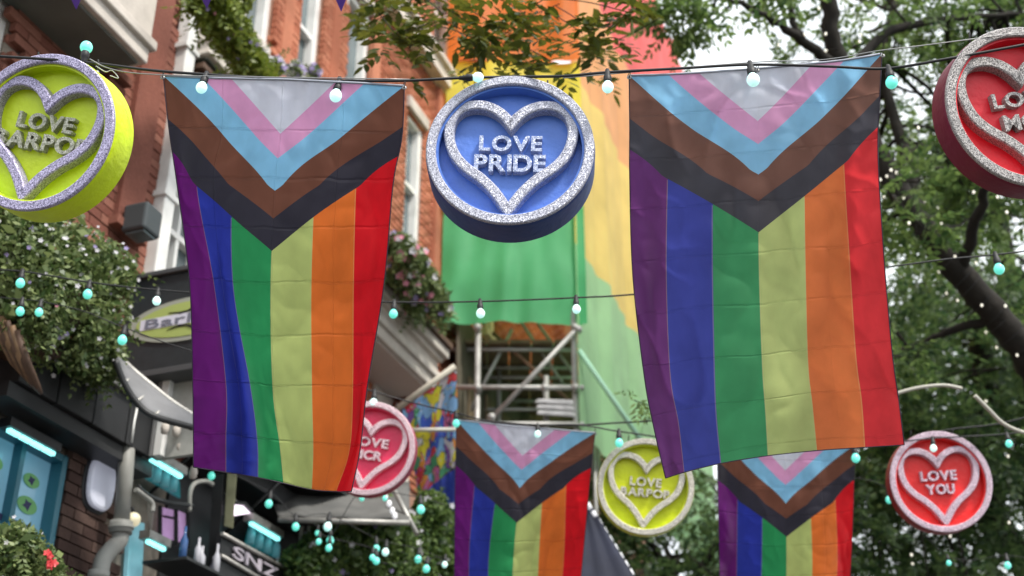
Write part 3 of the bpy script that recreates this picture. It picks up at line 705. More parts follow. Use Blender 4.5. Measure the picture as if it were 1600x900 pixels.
light_string('short sagging teal light string across the big flower basket', [(-30, 462, 7.2), (35, 468, 7.2), (64, 471, 7.2), (130, 486, 7.2), (195, 512, 7.2), (300, 548, 7.2), (420, 570, 7.2)],
    [(35, 't'), (64, 't'), (195, 't', 0, 1.1)], r=.003)
light_string('third black cable with teal bulbs above the two smaller rear flags',
    [(480, 600, 8.9), (560, 606, 8.9), (585, 612, 8.9), (640, 628, 8.9), (712, 645, 8.85), (760, 657, 8.8), (840, 664, 8.8), (905, 664, 8.8), (967, 674, 8.8), (1085, 690, 8.8), (1200, 700, 8.8), (1335, 697, 8.8), (1457, 685, 8.8), (1573, 678, 8.8), (1660, 665, 8.8)],
    [(585, 'w', 0, 1.3), (712, 't', 0, 1.1), (840, 'w'), (967, 't', 0, 1.25), (1335, 't', 0, 1.25), (1457, 'w'), (1573, 't')], r=.005)
wire('dark support wire sweeping from the scaffold to the right flag edge', [(720, 655, 8.9), (800, 663, 8.9), (900, 664, 8.9), (960, 661, 8.9), (1030, 657, 8.9)], .006, m_black)
light_string('string of green bulbs low under the grey awning at bottom left',
    [(320, 715, 9.6), (333, 727, 9.6), (423, 770, 9.8), (462, 806, 9.8), (513, 804, 9.9), (590, 842, 10), (655, 858, 10.1), (705, 880, 10.2)],
    [(333, 't', 0, 1.2), (423, 't', 0, 1.2), (462, 't', 0, 1.2), (515, 'w', 0, 1.3), (588, 't', 0, 1.1), (604, 'w', 0, 1.2), (655, 't', 0, 1.2)], r=.003)
light_string('lowest string of green bulbs through the bottom centre greenery',
    [(490, 820, 9.9), (515, 826, 9.9), (523, 829, 9.9), (560, 770, 10), (600, 768, 10), (657, 778, 10), (700, 790, 10)],
    [(497, 't', 0, .8), (516, 't', 0, 1.2), (565, 't', 0, .9), (601, 't', 0, .8), (657, 't', 0, 1.4)], r=.003)
light_string('tangle of small green bulbs hanging in the bottom bushes', [(495, 830, 9.7), (515, 840, 9.7), (585, 858, 9.8), (600, 880, 9.9), (670, 872, 9.9), (700, 868, 9.9)],
    [(500, 't', 0, .9), (516, 't', 0, 1.1), (588, 't', 0, 1.1), (583, 't', 0, 1), (668, 't', 0, 1.2), (696, 'w', 0, 1)], r=.0025)
light_string('sparse green bulb string across the trees at bottom right', [(1330, 745, 9.8), (1387, 765, 9.8), (1480, 868, 10), (1575, 868, 10), (1640, 880, 10)],
    [(1387, 't', 0, 1.1), (1480, 't', 0, .8), (1572, 't', 0, 1.1)], r=.0025)

# ------------------------------------------------------------------ progress pride flags
def grid_flag(label, ctrl, vs_, d0, fold, fm, ties, group):
    """ctrl rows of 7 (px,py); fold(u,v) gives depth offset"""
    rows = [np.array(crom([(a, b) for a, b in r], 16)) for r in ctrl]      # 97 columns
    nu = len(rows[0]); nv = 150
    vs_ = np.array(vs_); Vv = np.linspace(vs_[0], vs_[-1], nv+1)
    allr = np.stack(rows)                                                   # R,nu,2
    # Catmull-Rom in v through rows
    out = np.zeros((nv+1, nu, 2))
    for i, v in enumerate(Vv):
        k = min(np.searchsorted(vs_, v, side='right')-1, len(vs_)-2); t = (v-vs_[k])/(vs_[k+1]-vs_[k])
        b, c = allr[k], allr[k+1]; a = allr[k-1] if k > 0 else 2*b-c; d = allr[k+2] if k+2 < len(vs_) else 2*c-b
        out[i] = .5*((2*b)+(-a+c)*t+(2*a-5*b+4*c-d)*t*t+(-a+3*b-3*c+d)*t**3)
    V = []; 
    for i, v in enumerate(Vv):
        for j in range(nu):
            u_ = j/(nu-1); V.append(P(out[i, j, 0], out[i, j, 1], d0+fold(u_, v)))
    base = V[nu//2].copy()
    t = thing('progress_pride_flag', label, 'flag', base, group)
    F = [(i*nu+j, i*nu+j+1, (i+1)*nu+j+1, (i+1)*nu+j) for i in range(nv) for j in range(nu-1)]
    me = bpy.data.meshes.new('cloth'); me.from_pydata([tuple(v-base) for v in V], [], F); me.materials.append(fm)
    uvl = me.uv_layers.new(name='UVMap'); li = np.zeros(len(me.loops), dtype=np.int32); me.loops.foreach_get('vertex_index', li)
    uv = np.stack([(li % nu)/(nu-1), Vv[li//nu]], 1).astype(np.float32); uvl.data.foreach_set('uv', uv.ravel())
    me.polygons.foreach_set('use_smooth', [True]*len(F)); me.update()
    o = bpy.data.objects.new('cloth', me); COL.objects.link(o); o.parent = t
    # hem along the sides and bottom
    hem = MB()
    hem.tube([V[i*nu] for i in range(0, nv+1, 3)], .0022, 5); hem.tube([V[i*nu+nu-1] for i in range(0, nv+1, 3)], .0022, 5); hem.tube([V[nv*nu+j] for j in range(0, nu, 2)], .0022, 5)
    hem.build('hem', mat('dark_hem', (.05, .035, .06), .7), t)
    hb = MB(); hb.tube([V[j] for j in range(0, nu, 2)], .0045, 6); hb.build('header_tape', mat('header_grey', (.36, .38, .45), .7), t)
    for (j, px, py) in ties:
        c = V[j]; k = P(px, py, d0)
        b = MB(); b.lathe([(.004, -.001), (.009, -.001), (.0095, .001), (.004, .002)], 14, Matrix.Translation(c+Vector((0, -.004, -.012))) @ Matrix.Rotation(PI/2, 4, 'X')); b.build('grommet', m_wire, t)
        b = MB(); b.tube([c+Vector((0, -.004, -.012)), (c+k)/2+Vector((.004, -.008, 0)), k, (c+k)/2+Vector((-.004, .008, 0)), c+Vector((0, .004, -.012))], .0016, 5); b.build('tie', m_black, t)
    return t
sin, cos, exp = math.sin, math.cos, math.exp
from mathutils import noise as mnoise
def crumple(u_, v, sd, a):
    q = Vector((u_*3.2+v*1.1+sd, v*4.6-u_*1.3, sd)); w_ = mnoise.noise(q*.7)*.9
    r1 = 1-abs(mnoise.noise(q+Vector((w_, w_*.6, 0))))*2; r2 = 1-abs(mnoise.noise(q*2.3+Vector((0, w_, 3))))*2
    return a*(r1*r1*.7*(1 if r1 > 0 else 0)+r2*r2*.28*(1 if r2 > 0 else 0)+.6*mnoise.noise(q*1.2+Vector((5, 0, 0))))
def gs(x, c, w_): return exp(-((x-c)/w_)**2)
def fold1(u_, v):
    return (.050*sin(2*PI*(u_*1.1+.15*v)+.6)*(.25+v) + .05*gs(u_, .30-.02*v, .055)*max(0, v-.35)*2.6 - .035*gs(u_, .20, .06)*max(0, v-.15) + .02*gs(u_, .93, .05)*v*sin(9*v) + .010*sin(2*PI*u_*3+4*v)*v + .03*v + crumple(u_, v, 1.3, .020))
def fold2(u_, v):
    return (.05*sin(2*PI*(u_*1.25-.2*v)+2.2)*(.2+.8*v) + .03*gs(u_, .86, .05)*(1-abs(v-.3)) - .03*gs(u_, .06, .05)*(.4+v*.6) + .012*sin(2*PI*(u_*3.1+v*1.1))*(.3+v) + .008*sin(23*u_+9*v)*gs(u_, .1, .15) + .04*v + crumple(u_, v, 7.7, .042))
F1 = [[(255, 118), (318, 121), (380, 123), (442, 124), (505, 127), (568, 130), (632, 134)],
      [(264, 203), (319, 205), (376, 207), (438, 209), (502, 211), (565, 212), (628, 214)],
      [(276, 285), (307, 286), (363, 288), (430, 290), (492, 290), (556, 290), (614, 289)],
      [(296, 440), (334, 442), (364, 445), (423, 447), (486, 447), (552, 446), (600, 444)],
      [(301, 598), (353, 600), (391, 603), (426, 606), (487, 608), (551, 607), (574, 604)],
      [(302, 680), (353, 684), (402, 690), (437, 695), (489, 700), (546, 702), (563, 700)],
      [(302, 730), (353, 738), (403, 746), (443, 755), (487, 765), (525, 768), (549, 768)]]
F2 = [[(983, 118), (1046, 116), (1112, 112), (1183, 107), (1250, 101), (1318, 94), (1378, 84)],
      [(984, 202), (1045, 199), (1113, 194), (1184, 189), (1254, 183), (1318, 176), (1374, 166)],
      [(984, 279), (1043, 275), (1113, 271), (1185, 265), (1256, 259), (1318, 252), (1372, 245)],
      [(989, 432), (1041, 427), (1113, 421), (1186, 416), (1258, 410), (1327, 405), (1381, 399)],
      [(1007, 590), (1047, 584), (1116, 577), (1191, 570), (1262, 563), (1337, 556), (1394, 550)],
      [(1022, 670), (1060, 661), (1119, 650), (1196, 642), (1269, 633), (1346, 628), (1404, 624)],
      [(1040, 747), (1069, 738), (1126, 724), (1200, 712), (1276, 704), (1351, 699), (1413, 695)]]
VS = [0, .135, .262, .51, .76, .885, 1]
GR = 'progress pride flags hung from the cables'
grid_flag('large progress pride flag at left, between the yellow disc and the blue disc', F1, VS, 5.0, fold1, flag_mat('flag_cloth_a'), [(0, 255, 113), (96, 632, 127)], GR)
grid_flag('large progress pride flag at right, between the blue disc and the red disc', F2, VS, 5.0, fold2, flag_mat('flag_cloth_b', .2, .12, 2.8, .55, .08), [(0, 983, 114), (48, 1183, 101), (96, 1378, 80)], GR)
def small(rows_):  # rows already 7 wide
    return rows_
F3 = [[(713, 656), (748, 660), (783, 664), (820, 667), (857, 670), (893, 673), (930, 676)],
      [(712, 712), (746, 714), (780, 715), (816, 717), (852, 718), (888, 719), (925, 720)],
      [(711, 760), (741, 762), (776, 764), (812, 764), (848, 764), (884, 763), (921, 760)],
      [(710, 860), (733, 862), (764, 864), (803, 865), (842, 864), (881, 862), (912, 858)],
      [(710, 950), (733, 954), (762, 956), (799, 957), (838, 956), (874, 953), (903, 949)],
      [(712, 1030), (733, 1034), (760, 1036), (797, 1037), (834, 1036), (868, 1033), (896, 1029)]]
F4 = [[(1120, 676), (1155, 678), (1190, 683), (1226, 686), (1263, 689), (1300, 692), (1337, 695)],
      [(1121, 735), (1154, 736), (1190, 738), (1227, 740), (1264, 741), (1300, 740), (1335, 738)],
      [(1122, 782), (1152, 784), (1191, 787), (1228, 788), (1266, 788), (1305, 785), (1334, 780)],
      [(1124, 880), (1151, 882), (1190, 884), (1229, 885), (1269, 885), (1308, 882), (1330, 877)],
      [(1125, 970), (1150, 974), (1187, 976), (1226, 977), (1266, 976), (1302, 973), (1324, 969)],
      [(1126, 1050), (1150, 1054), (1185, 1056), (1224, 1057), (1264, 1056), (1298, 1053), (1318, 1049)]]
VS2 = [0, .15, .28, .55, .8, 1]
def fold3(u_, v): return .07*sin(2*PI*(u_*1.2+.1)+1)*(.3+v)+.02*sin(2*PI*u_*3+3*v)*v+crumple(u_, v, 3.1, .025)
def fold4(u_, v): return .07*sin(2*PI*(u_*1.3)-.6)*(.3+v)+.04*gs(u_, .08, .06)*sin(12*v)+crumple(u_, v, 9.1, .025)
grid_flag('smaller rear progress pride flag at bottom centre, below the blue disc', F3, VS2, 8.8, fold3, flag_mat('flag_cloth_c'), [(0, 713, 652), (96, 930, 666)], GR)
grid_flag('smaller rear progress pride flag at bottom right, partly hidden by the big right flag', F4, VS2, 8.8, fold4, flag_mat('flag_cloth_d', .3), [(0, 1120, 690), (96, 1337, 697)], GR)

# ------------------------------------------------------------------ love-heart discs
HALF = [(0, .36), (.07, .46), (.20, .57), (.37, .63), (.55, .61), (.69, .50), (.745, .32), (.73, .12), (.65, -.08), (.51, -.24), (.33, -.38), (.16, -.56), (0, -.80)]
def heart_outline(wd=.155):
    half = crom([(x, y) for x, y in HALF], 6)
    full = [np.array(p) for p in half]+[np.array((-p[0], p[1])) for p in half[-2:0:-1]]
    n = len(full); outer = []; inner = []
    for i in range(n):
        t = full[(i+1) % n]-full[i-1]; t = t/np.linalg.norm(t); nr = np.array((-t[1], t[0]))
        c = .5
        e1 = full[i]-full[i-1]; e2 = full[(i+1) % n]-full[i]; cc = np.dot(e1, e2)/np.linalg.norm(e1)/np.linalg.norm(e2)
        k = 1/max(.62, math.sqrt(max(0, (1+cc)/2)))
        outer.append(full[i]+nr*wd/2*k); inner.append(full[i]-nr*wd/2*k)
    return outer, inner
def ring_strip(mb, a, b, z0, z1, M, bev=.012):
    """closed band between outlines a and b, raised z0..z1 with chamfered edges"""
    n = len(a); V = []
    for i in range(n):
        m_ = (a[i]+b[i])/2; L = np.linalg.norm(a[i]-b[i]); e = min(bev/L*2, .45)
        ai = a[i]+(m_-a[i])*e*2*.5; bi = b[i]+(m_-b[i])*e*2*.5
        V += [(a[i][0], a[i][1], z0), (a[i][0], a[i][1], z1-bev), (ai[0], ai[1], z1), (bi[0], bi[1], z1), (b[i][0], b[i][1], z1-bev), (b[i][0], b[i][1], z0)]
    V = [M @ Vector(v) for v in V]; F = []
    for i in range(n):
        j = (i+1) % n
        for k in range(5): F.append((i*6+k, j*6+k, j*6+k+1, i*6+k+1))
    mb.add(V, F, False)
def disc(label, px, py, rpx, d, nc, roll, col, glit, words, T=.16, side=None, colname='', grp='love heart discs', letters=None, rim=.118):
    R = rpx*d/FPX; c = P(px, py, d)
    nrm = (RT*nc[0]+UP*nc[1]-FW*nc[2]).normalized()
    y = (UP-nrm*UP.dot(nrm)).normalized(); x = y.cross(nrm)
    q = Matrix((x, y, nrm)).transposed().to_quaternion() @ Quaternion((0, 0, 1), math.radians(roll))
    t = thing('heart_disc', label, 'heart sign', c, grp, q)
    I = Matrix.Identity(4); rec = .055*R/.32; T = T*R/.32
    m = mat('disc_paint_'+colname, col, .42, var=.10, scale=9, bump=.35, bscale=35, coord='Object')
    b = MB()
    b.lathe([(.0001, -rec), (R*.86, -rec), (R*.86, -.003), (R*1.0, -.003)], 96, smooth=False)
    o = b.build('body', m, t, world=False)
    for p_ in o.data.polygons: p_.use_smooth = True
    es = o.modifiers.new('es', 'EDGE_SPLIT'); es.split_angle = math.radians(35)
    b = MB(); b.lathe([(R*1.0, -.0032), (R*1.012, -.012), (R*1.015, -.02), (R*1.015, -T+.01), (R*.98, -T), (.0001, -T)], 96)
    sdm = m if side is None else mat('disc_side_shaded_'+colname, side, .5, var=.15, scale=9, bump=.3, bscale=30)  # darker tone: shade on the side wall painted into its colour
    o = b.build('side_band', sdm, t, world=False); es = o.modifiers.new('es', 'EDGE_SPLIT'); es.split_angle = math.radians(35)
    n = 96; A_ = [np.array((R*1.005*cos(-2*PI*i/n), R*1.005*sin(-2*PI*i/n))) for i in range(n)]; B_ = [p_*(1-rim) for p_ in A_]
    b = MB(); ring_strip(b, A_, B_, -.004, .012, I, .004); b.build('glitter_rim', glit, t, world=False)
    ho, hi = heart_outline(.126)
    b = MB(); ring_strip(b, [p_*R for p_ in ho], [p_*R for p_ in hi], -rec-.001, -rec+.048*R/.32, I, .005); b.build('heart_outline', glit, t, world=False)
    for (wd, wr, ch, bs) in words:
        write(wd, wr*R, ch*R, .03*R/.32, 0, bs*R, -rec+.015*R/.32, letters or glit, t, 'letter', offset=.03, bevel=0, gap=.06)
    # hanging eyelets
    for ex in (-.42, .42):
        ey = math.sqrt(1-ex*ex)
        b = MB(); b.tube([(R*ex, R*ey*.985, -T*.4), (R*ex*1.01, R*ey*1.07, -T*.4), (R*ex*1.0, R*ey*1.10+.02, -T*.3)], .0035, 6); b.build('hanging_tie', m_black, t, world=False)
        b = MB(); b.ball((R*ex, R*ey, -T*.4), .010, .8, 8); b.build('eyelet', m_wire, t, world=False)
    return t
m_let = glitter_mat('blue_letter_glitter', (.22, .28, .46), (.50, .55, .74))
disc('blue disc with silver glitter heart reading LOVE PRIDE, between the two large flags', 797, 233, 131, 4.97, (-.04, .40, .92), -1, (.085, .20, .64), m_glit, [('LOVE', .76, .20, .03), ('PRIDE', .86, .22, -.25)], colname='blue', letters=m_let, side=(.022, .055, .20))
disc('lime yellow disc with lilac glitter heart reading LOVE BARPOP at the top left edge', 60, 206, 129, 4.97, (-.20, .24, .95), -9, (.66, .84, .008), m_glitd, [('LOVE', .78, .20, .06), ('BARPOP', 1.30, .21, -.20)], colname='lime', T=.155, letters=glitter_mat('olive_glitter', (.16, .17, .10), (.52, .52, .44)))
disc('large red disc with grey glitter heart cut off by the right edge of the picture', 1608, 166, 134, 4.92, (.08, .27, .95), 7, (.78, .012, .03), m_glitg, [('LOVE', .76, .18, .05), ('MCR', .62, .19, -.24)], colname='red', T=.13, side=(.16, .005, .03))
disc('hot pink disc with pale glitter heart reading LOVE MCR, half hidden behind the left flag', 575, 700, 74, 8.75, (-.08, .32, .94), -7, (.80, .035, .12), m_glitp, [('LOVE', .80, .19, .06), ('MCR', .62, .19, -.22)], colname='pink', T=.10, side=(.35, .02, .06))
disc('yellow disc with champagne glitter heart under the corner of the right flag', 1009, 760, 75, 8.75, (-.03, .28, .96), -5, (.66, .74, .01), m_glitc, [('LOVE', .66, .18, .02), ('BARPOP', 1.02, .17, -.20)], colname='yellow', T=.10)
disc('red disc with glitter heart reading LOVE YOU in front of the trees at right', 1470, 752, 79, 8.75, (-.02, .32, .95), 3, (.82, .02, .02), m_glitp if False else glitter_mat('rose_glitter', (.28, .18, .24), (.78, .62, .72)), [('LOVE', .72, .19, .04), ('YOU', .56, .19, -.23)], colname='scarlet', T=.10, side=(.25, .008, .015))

# ------------------------------------------------------------------ bunting
bt = thing('bunting', 'purple triangular bunting strung along the top left edge', 'bunting', P(118, -14, 6))
b = MB(); b.tube([P(q[0], q[1], 6) for q in crom([(-40, -30), (118, -14), (320, -16), (532, -18), (700, -30)], 6)], .003, 5); b.build('cord', m_wire, bt)
for px, tip in ((118, 15), (322, 13), (532, 18)):
    b = MB(); y0 = -15; A0, A1, A2 = P(px-14, y0, 6), P(px+14, y0, 6), P(px+1, tip, 6.03); of = Vector((0, .002, 0))
    b.add([A0, A1, A2, A0+of, A1+of, A2+of], [(0, 1, 2), (5, 4, 3), (0, 3, 4, 1), (1, 4, 5, 2), (2, 5, 3, 0)]); b.build('pennant', mat('purple_felt', (.16, .07, .42), .8, trans=.3), bt)

# ------------------------------------------------------------------ Bar Pop projecting sign
SS = 7.0
def SP(px, py, s=SS, ds=0): o, z = onS(px, py, s); return FC(s+ds, z, o)
bs = thing('projecting_sign', 'dark projecting sign with yellow-green oval reading BarPop beside the first flag', 'sign', SP(205, 555))
o0, zt = onS(205, 441, SS); o1, zb = onS(400, 553, SS)
b = MB(); b.fbox(SS, SS+.12, zb, zt, o0, o1); b.build('board', mat('sign_dark', (.022, .03, .034), .45, var=.15), bs, bevel=.008)
b = MB(); b.fbox(SS-.03, SS+.15, zb-.05, zb-.002, o0-.02, o1); b.build('frame', mat('sign_frame', (.07, .075, .08), .5), bs, bevel=.006)
b = MB(); b.fbox(SS-.03, SS+.15, zt+.002, zt+.04, o0-.02, o1); b.build('frame', mat('sign_frame', (.07, .075, .08), .5), bs, bevel=.006)
co, cz = onS(297, 498, SS); el, _ = onS(205, 498, SS); ry = (onS(297, 465, SS)[1]-onS(297, 531, SS)[1])/2; rx = co-el
Ms = Matrix.Translation(FC(SS, cz, co)) @ Matrix((SN, ZZ, -SU)).transposed().to_4x4()
b = MB(); b.prism([(rx*cos(2*PI*i/48), ry*sin(2*PI*i/48)) for i in range(48)], -.001, .012, Ms); b.build('oval', mat('oval_grey', (.33, .35, .30), .5), bs)
b = MB(); b.prism([(rx*.87*cos(2*PI*i/48), ry*.80*sin(2*PI*i/48)) for i in range(48)], .012, .016, Ms); b.build('oval_inner', mat('oval_green', (.36, .44, .13), .5), bs)
b = MB(); b.prism([(-rx*.8, -ry*.24), (rx*.8, -ry*.24), (rx*.8, ry*.26), (-rx*.8, ry*.26)], .016, .019, Ms); b.build('name_band', mat('band_lilac', (.62, .62, .72), .5), bs)
inv = Matrix.Translation(-bs.location)
write('BarPop', rx*1.42, ry*.42, .004, 0, -ry*.19, .021, mat('letter_grey', (.16, .17, .22), .5), bs, 'letter', Mx=inv @ Ms, offset=.01)
for (cx, cy, k, fl) in ((-.02, .42, 1, 1), (.0, -.42, 1, -1)):
    poly = [(-.45, .05), (-.2, -.02), (0, -.06), (.2, -.02), (.3, .1), (.42, .3), (.5, .28), (.42, .0), (.3, -.14), (.1, -.2), (-.05, -.28), (-.1, -.16), (-.25, -.12)]
    b = MB(); b.prism([((cx*1+x*.8)*rx*.6-.06, (cy+y*fl*.55)*ry*.9) for x, y in poly][::fl], .016, .0215, Ms); b.build('lizard_shape', m_black, bs)

# pale window and curved awning beneath the sign
pw = thing('shop_window', 'tall pale shop window panes below the BarPop sign', 'window', SP(250, 640, 7.12))
o0, z0 = onS(203, 560, 7.12); o1, z1 = onS(330, 660, 7.12)
b = MB(); b.fbox(7.14, 7.18, z1-.2, z0+.02, o0, o1); b.build('backing', mat('pale_grey_render', (.42, .42, .39), .7, var=.1), pw)
for px, wpx in ((218, 9), (240, 5), (252, 5), (262, 12)):
    a, _ = onS(px-wpx/2, 600, 7.1); b_, _ = onS(px+wpx/2, 600, 7.1); b = MB(); b.fbox(7.08, 7.135, z1-.2, z0+.015, a, b_); b.build('mullion', m_white if wpx > 6 else mat('mullion_grey', (.2, .2, .2), .5), pw, bevel=.004)
for (a, b_) in ((222, 238), (243, 249), (198, 213)):
    a, _ = onS(a, 600, 7.12); b_, _ = onS(b_, 600, 7.12); b = MB(); b.fbox(7.12, 7.138, z1-.2, z0+.01, a, b_); b.build('pane', m_glass, pw)
aw = thing('awning', 'curved grey canvas canopy below the BarPop sign', 'awning', P(240, 640, 8.9))
g_ = MB(); A1 = crom([(180, 563), (194, 598), (213, 628), (240, 650), (302, 668)], 6); A2 = crom([(188, 560), (213, 583), (241, 606), (269, 628), (306, 652)], 6)
V = []; nA = len(A1)
for k in range(nA):
    for j in range(5):
        t_ = j/4; q = A1[k]*(1-t_)+A2[k]*t_; V.append(P(q[0], q[1]-4*sin(PI*t_), 8.5-.35*(1-t_)))
g_.add(V, [(i*5+j, i*5+j+1, (i+1)*5+j+1, (i+1)*5+j) for i in range(nA-1) for j in range(4)], True)
o = g_.build('canvas', mat('grey_canvas', (.24, .24, .25), .8, var=.15, scale=5, trans=.2), aw); sm = o.modifiers.new('s', 'SOLIDIFY'); sm.thickness = .008
for AA, dd in ((A1, 8.13), (A2, 8.5)):
    b = MB(); b.tube([P(q[0], q[1], dd) for q in AA], .02, 8); b.build('frame_rail', m_steel if dd > 8.3 else m_blackp, aw)
for k in (6, 12, 18):
    b = MB(); b.tube([P(A1[k][0], A1[k][1], 8.13), P(A2[k][0], A2[k][1], 8.5)], .012, 6); b.build('rib', m_steel, aw)

# ------------------------------------------------------------------ lower shopfront clutter
def post(label, a, b_, d, w_, m, name='post', cat='post'):
    t = MB(); A_, B_ = P(*a, d), P(*b_, d); B_.x, B_.y = (A_.x*1, A_.y) if False else (B_.x, B_.y)
    t.tube([A_, B_], w_, 4, smooth=False); return tag(t.build(name, m), label, cat)
post('black square post holding the pale vertical banner sign', (343, 740), (330, 930), 9.7, .05, m_blackp)
pb = MB(); pb.box8([P(350, 822, 9.7), P(364, 826, 9.7), P(364, 826, 9.75), P(350, 822, 9.75), P(355, 738, 9.7), P(370, 740, 9.7), P(370, 740, 9.75), P(355, 738, 9.75)])
tag(pb.build('banner_sign', mat('pale_banner', (.42, .42, .26), .6, var=.25, scale=6, dirt=.3), None, bevel=.004), 'pale yellowish vertical banner hanging just below the left flag', 'sign')
post('pale slim post right of the round drainpipe', (236, 786), (224, 930), 9.4, .03, m_stone)
b = MB()
def Fquad(mb, pts, o, th=.03):
    f = [Fo(x, y, o) for x, y in pts]; k = [p_-SN*th for p_ in f]; n = len(f)
    mb.add(f+k, [tuple(range(n)), tuple(range(n, 2*n))[::-1]]+[(i, (i+1) % n, n+(i+1) % n, n+i) for i in range(n)])
Fquad(b, [(198, 905), (222, 905), (226, 818), (204, 812)], .05); tag(b.build('shop_window', mat('cyan_lit_glass', (.25, .5, .55), .2, emit=(.2, .45, .55), estr=.25, var=.4, scale=4)), 'cyan tinted glass strip between the round drainpipe and the pale post', 'window')
pp = thing('shop_window', 'pair of purple lit window panes right of the pale post', 'window', Fo(265, 840, .02))
for q in ([(253, 838), (273, 844), (272, 812), (253, 808)], [(277, 845), (292, 849), (291, 803), (277, 797)], [(255, 803), (272, 807), (272, 797), (255, 793)]):
    b = MB(); Fquad(b, q, .03); b.build('pane', mat('purple_lit_glass', (.35, .2, .4), .3, emit=(.45, .28, .5), estr=.3, var=.4, scale=6), pp)
for a, c_ in (((250, 850), (250, 790)), ((275, 852), (275, 795)), ((294, 856), (293, 796))):
    b = MB(); b.tube([Fo(*a, .05), Fo(*c_, .05)], .018, 4, smooth=False); b.build('frame', m_blackp, pp)
# globe lamp
gl = thing('globe_lamp', 'small cream globe lamp above the cyan glass strip', 'lamp', Fo(208, 812, .2)); b = MB(); b.ball(Fo(208, 812, .2), .05); b.build('globe', mat('cream_glass', (.65, .6, .45), .3, emit=(.8, .7, .45), estr=.35), gl)
b = MB(); b.tube([Fo(208, 806, .2), Fo(207, 792, .2)], .012, 6); b.build('stem', m_black, gl)
# heater boxes under LED hoods: blue lit bottle shelves
for i, (lab, qq) in enumerate((('dim teal lit bottle niche under the hooded LED strip', [(225, 745), (282, 778), (281, 752), (232, 722)]), ('teal lit bottle niche beneath the LED strip below the pale banner', [(385, 850), (434, 872), (434, 850), (392, 822)]))):
    t = thing('bottle_niche', lab, 'display niche', Fo(*qq[0], .1), 'lit niches in the bar front')
    b = MB(); Fquad(b, qq, .14, .02); b.build('back_panel', mat('teal_panel', (.02, .14, .16), .4, emit=(.02, .3, .34), estr=.12), t)
    for k in range(4):
        x = qq[0][0]+8+k*13; y = qq[0][1]-14+k*7; b = MB(); c = Fo(x, y, .22); b.lathe([(.001, -.07), (.03, -.07), (.03, .02), (.012, .05), (.012, .09), (.001, .09)], 10, Matrix.Translation(c)); b.build('bottle', mat('pale_bottle', (.12, .35, .4), .2, emit=(.2, .6, .7), estr=.08), t)
# lettered fascia board
lf = thing('lettered_board', 'tilted sign board with white letters at the bottom below the niche', 'sign', Fo(390, 880, .3))
b = MB(); Fquad(b, [(343, 905), (470, 975), (470, 900), (346, 833)], .35, .04); b.build('board', m_blackp, lf)
for a, c_ in (((347, 834), (470, 901)), ((345, 868), (450, 930))):
    b = MB(); b.tube([Fo(*a, .37), Fo(*c_, .37)], .016, 6); b.build('rail', m_steel, lf)
sA, zA = onF(350, 866, .35); Mf = Matrix.Translation(FC(sA, zA, .36)) @ Matrix((SU, ZZ, SN)).transposed().to_4x4()
write('SNZ', .66, .09, .015, .42, .0, .01, mat('lilac_grey_letter', (.42, .38, .44), .6), lf, 'letter', Mx=Matrix.Translation(-lf.location) @ Mf, offset=.012)
# white-pink spot lamp
sl = thing('spot_lamp', 'pinkish white floodlight right of the pale banner', 'lamp', Fo(378, 800, .3)); b = MB(); Fquad(b, [(366, 806), (392, 802), (380, 790), (366, 788)], .3, .02); b.build('lens', mat('pink_lit_lens', (.8, .7, .8), .3, emit=(1, .85, 1), estr=.8), sl)
b = MB(); Fquad(b, [(364, 788), (382, 788), (398, 802), (396, 797), (384, 784), (366, 783)], .32, .06); b.build('housing', m_blackp, sl)
# dark under-canopy ceiling of the bar terrace
uc = thing('terrace_canopy', 'black timber terrace canopy over the bar front', 'canopy', FC(9, 5.1, .2))
for k in range(9):
    b = MB(); s0 = 7.35+k*.52; b.fbox(s0, s0+.50, 5.22, 5.27, .02, .62+.02*(k % 2)); b.build('board', m_blackp, uc)
for k in range(5):
    b = MB(); s0 = 7.5+k*1.0; b.tube([FC(s0, 5.2, .05), FC(s0, 5.15, .6), FC(s0, 4.7, .06)], .014, 6); b.build('brace', m_blackp, uc)
bwall = MB(); bwall.fbox(7.8, 12.6, 2.6, 5.04, -.02, .012); tag(bwall.build('shopfront_wall', m_blackp), 'dark painted shopfront wall beneath the terrace canopy', 'wall')
# assorted dark fittings: curly brackets, cables, lanterns
for i, (pts, lab) in enumerate(([[(296, 800), (297, 770), (305, 755), (322, 752), (332, 757)], 'curled dark iron bracket below the left flag corner'], [[(215, 760), (232, 775), (262, 785), (300, 790)], 'dark cable looping right of the round drainpipe'], [[(212, 765), (236, 784), (238, 800)], 'pale cable drooping right of the round drainpipe'])):
    W = [Fo(q[0], q[1], .35) for q in crom(pts, 6)]; b = MB(); b.tube(W, .018, 6); tag(b.build(('iron_bracket', 'cable', 'cable')[i], m_pipe if i != 1 else m_blackp), lab, ('bracket', 'cable', 'cable')[i])
for i, (x, y, lab) in enumerate(((282, 698, 'small pale lantern hanging left of the left flag bottom corner'), (302, 738, 'tiny pale lantern just under the left flag corner'), (258, 668, 'small cream lantern under the curved canopy'), (276, 672, 'second cream lantern under the curved canopy, further right'))):
    t = thing('lantern', lab, 'lantern', Fo(x, y, .5), 'small lanterns under the canopy'); c = Fo(x, y, .5); b = MB(); b.lathe([(.001, -.05), (.025, -.04), (.03, 0), (.02, .04), (.001, .045)], 8, Matrix.Translation(c)); b.build('shade', m_stone, t); b = MB(); b.tube([c+Vector((0, 0, .04)), c+Vector((0, 0, .14))], .004, 5); b.build('hook', m_black, t)

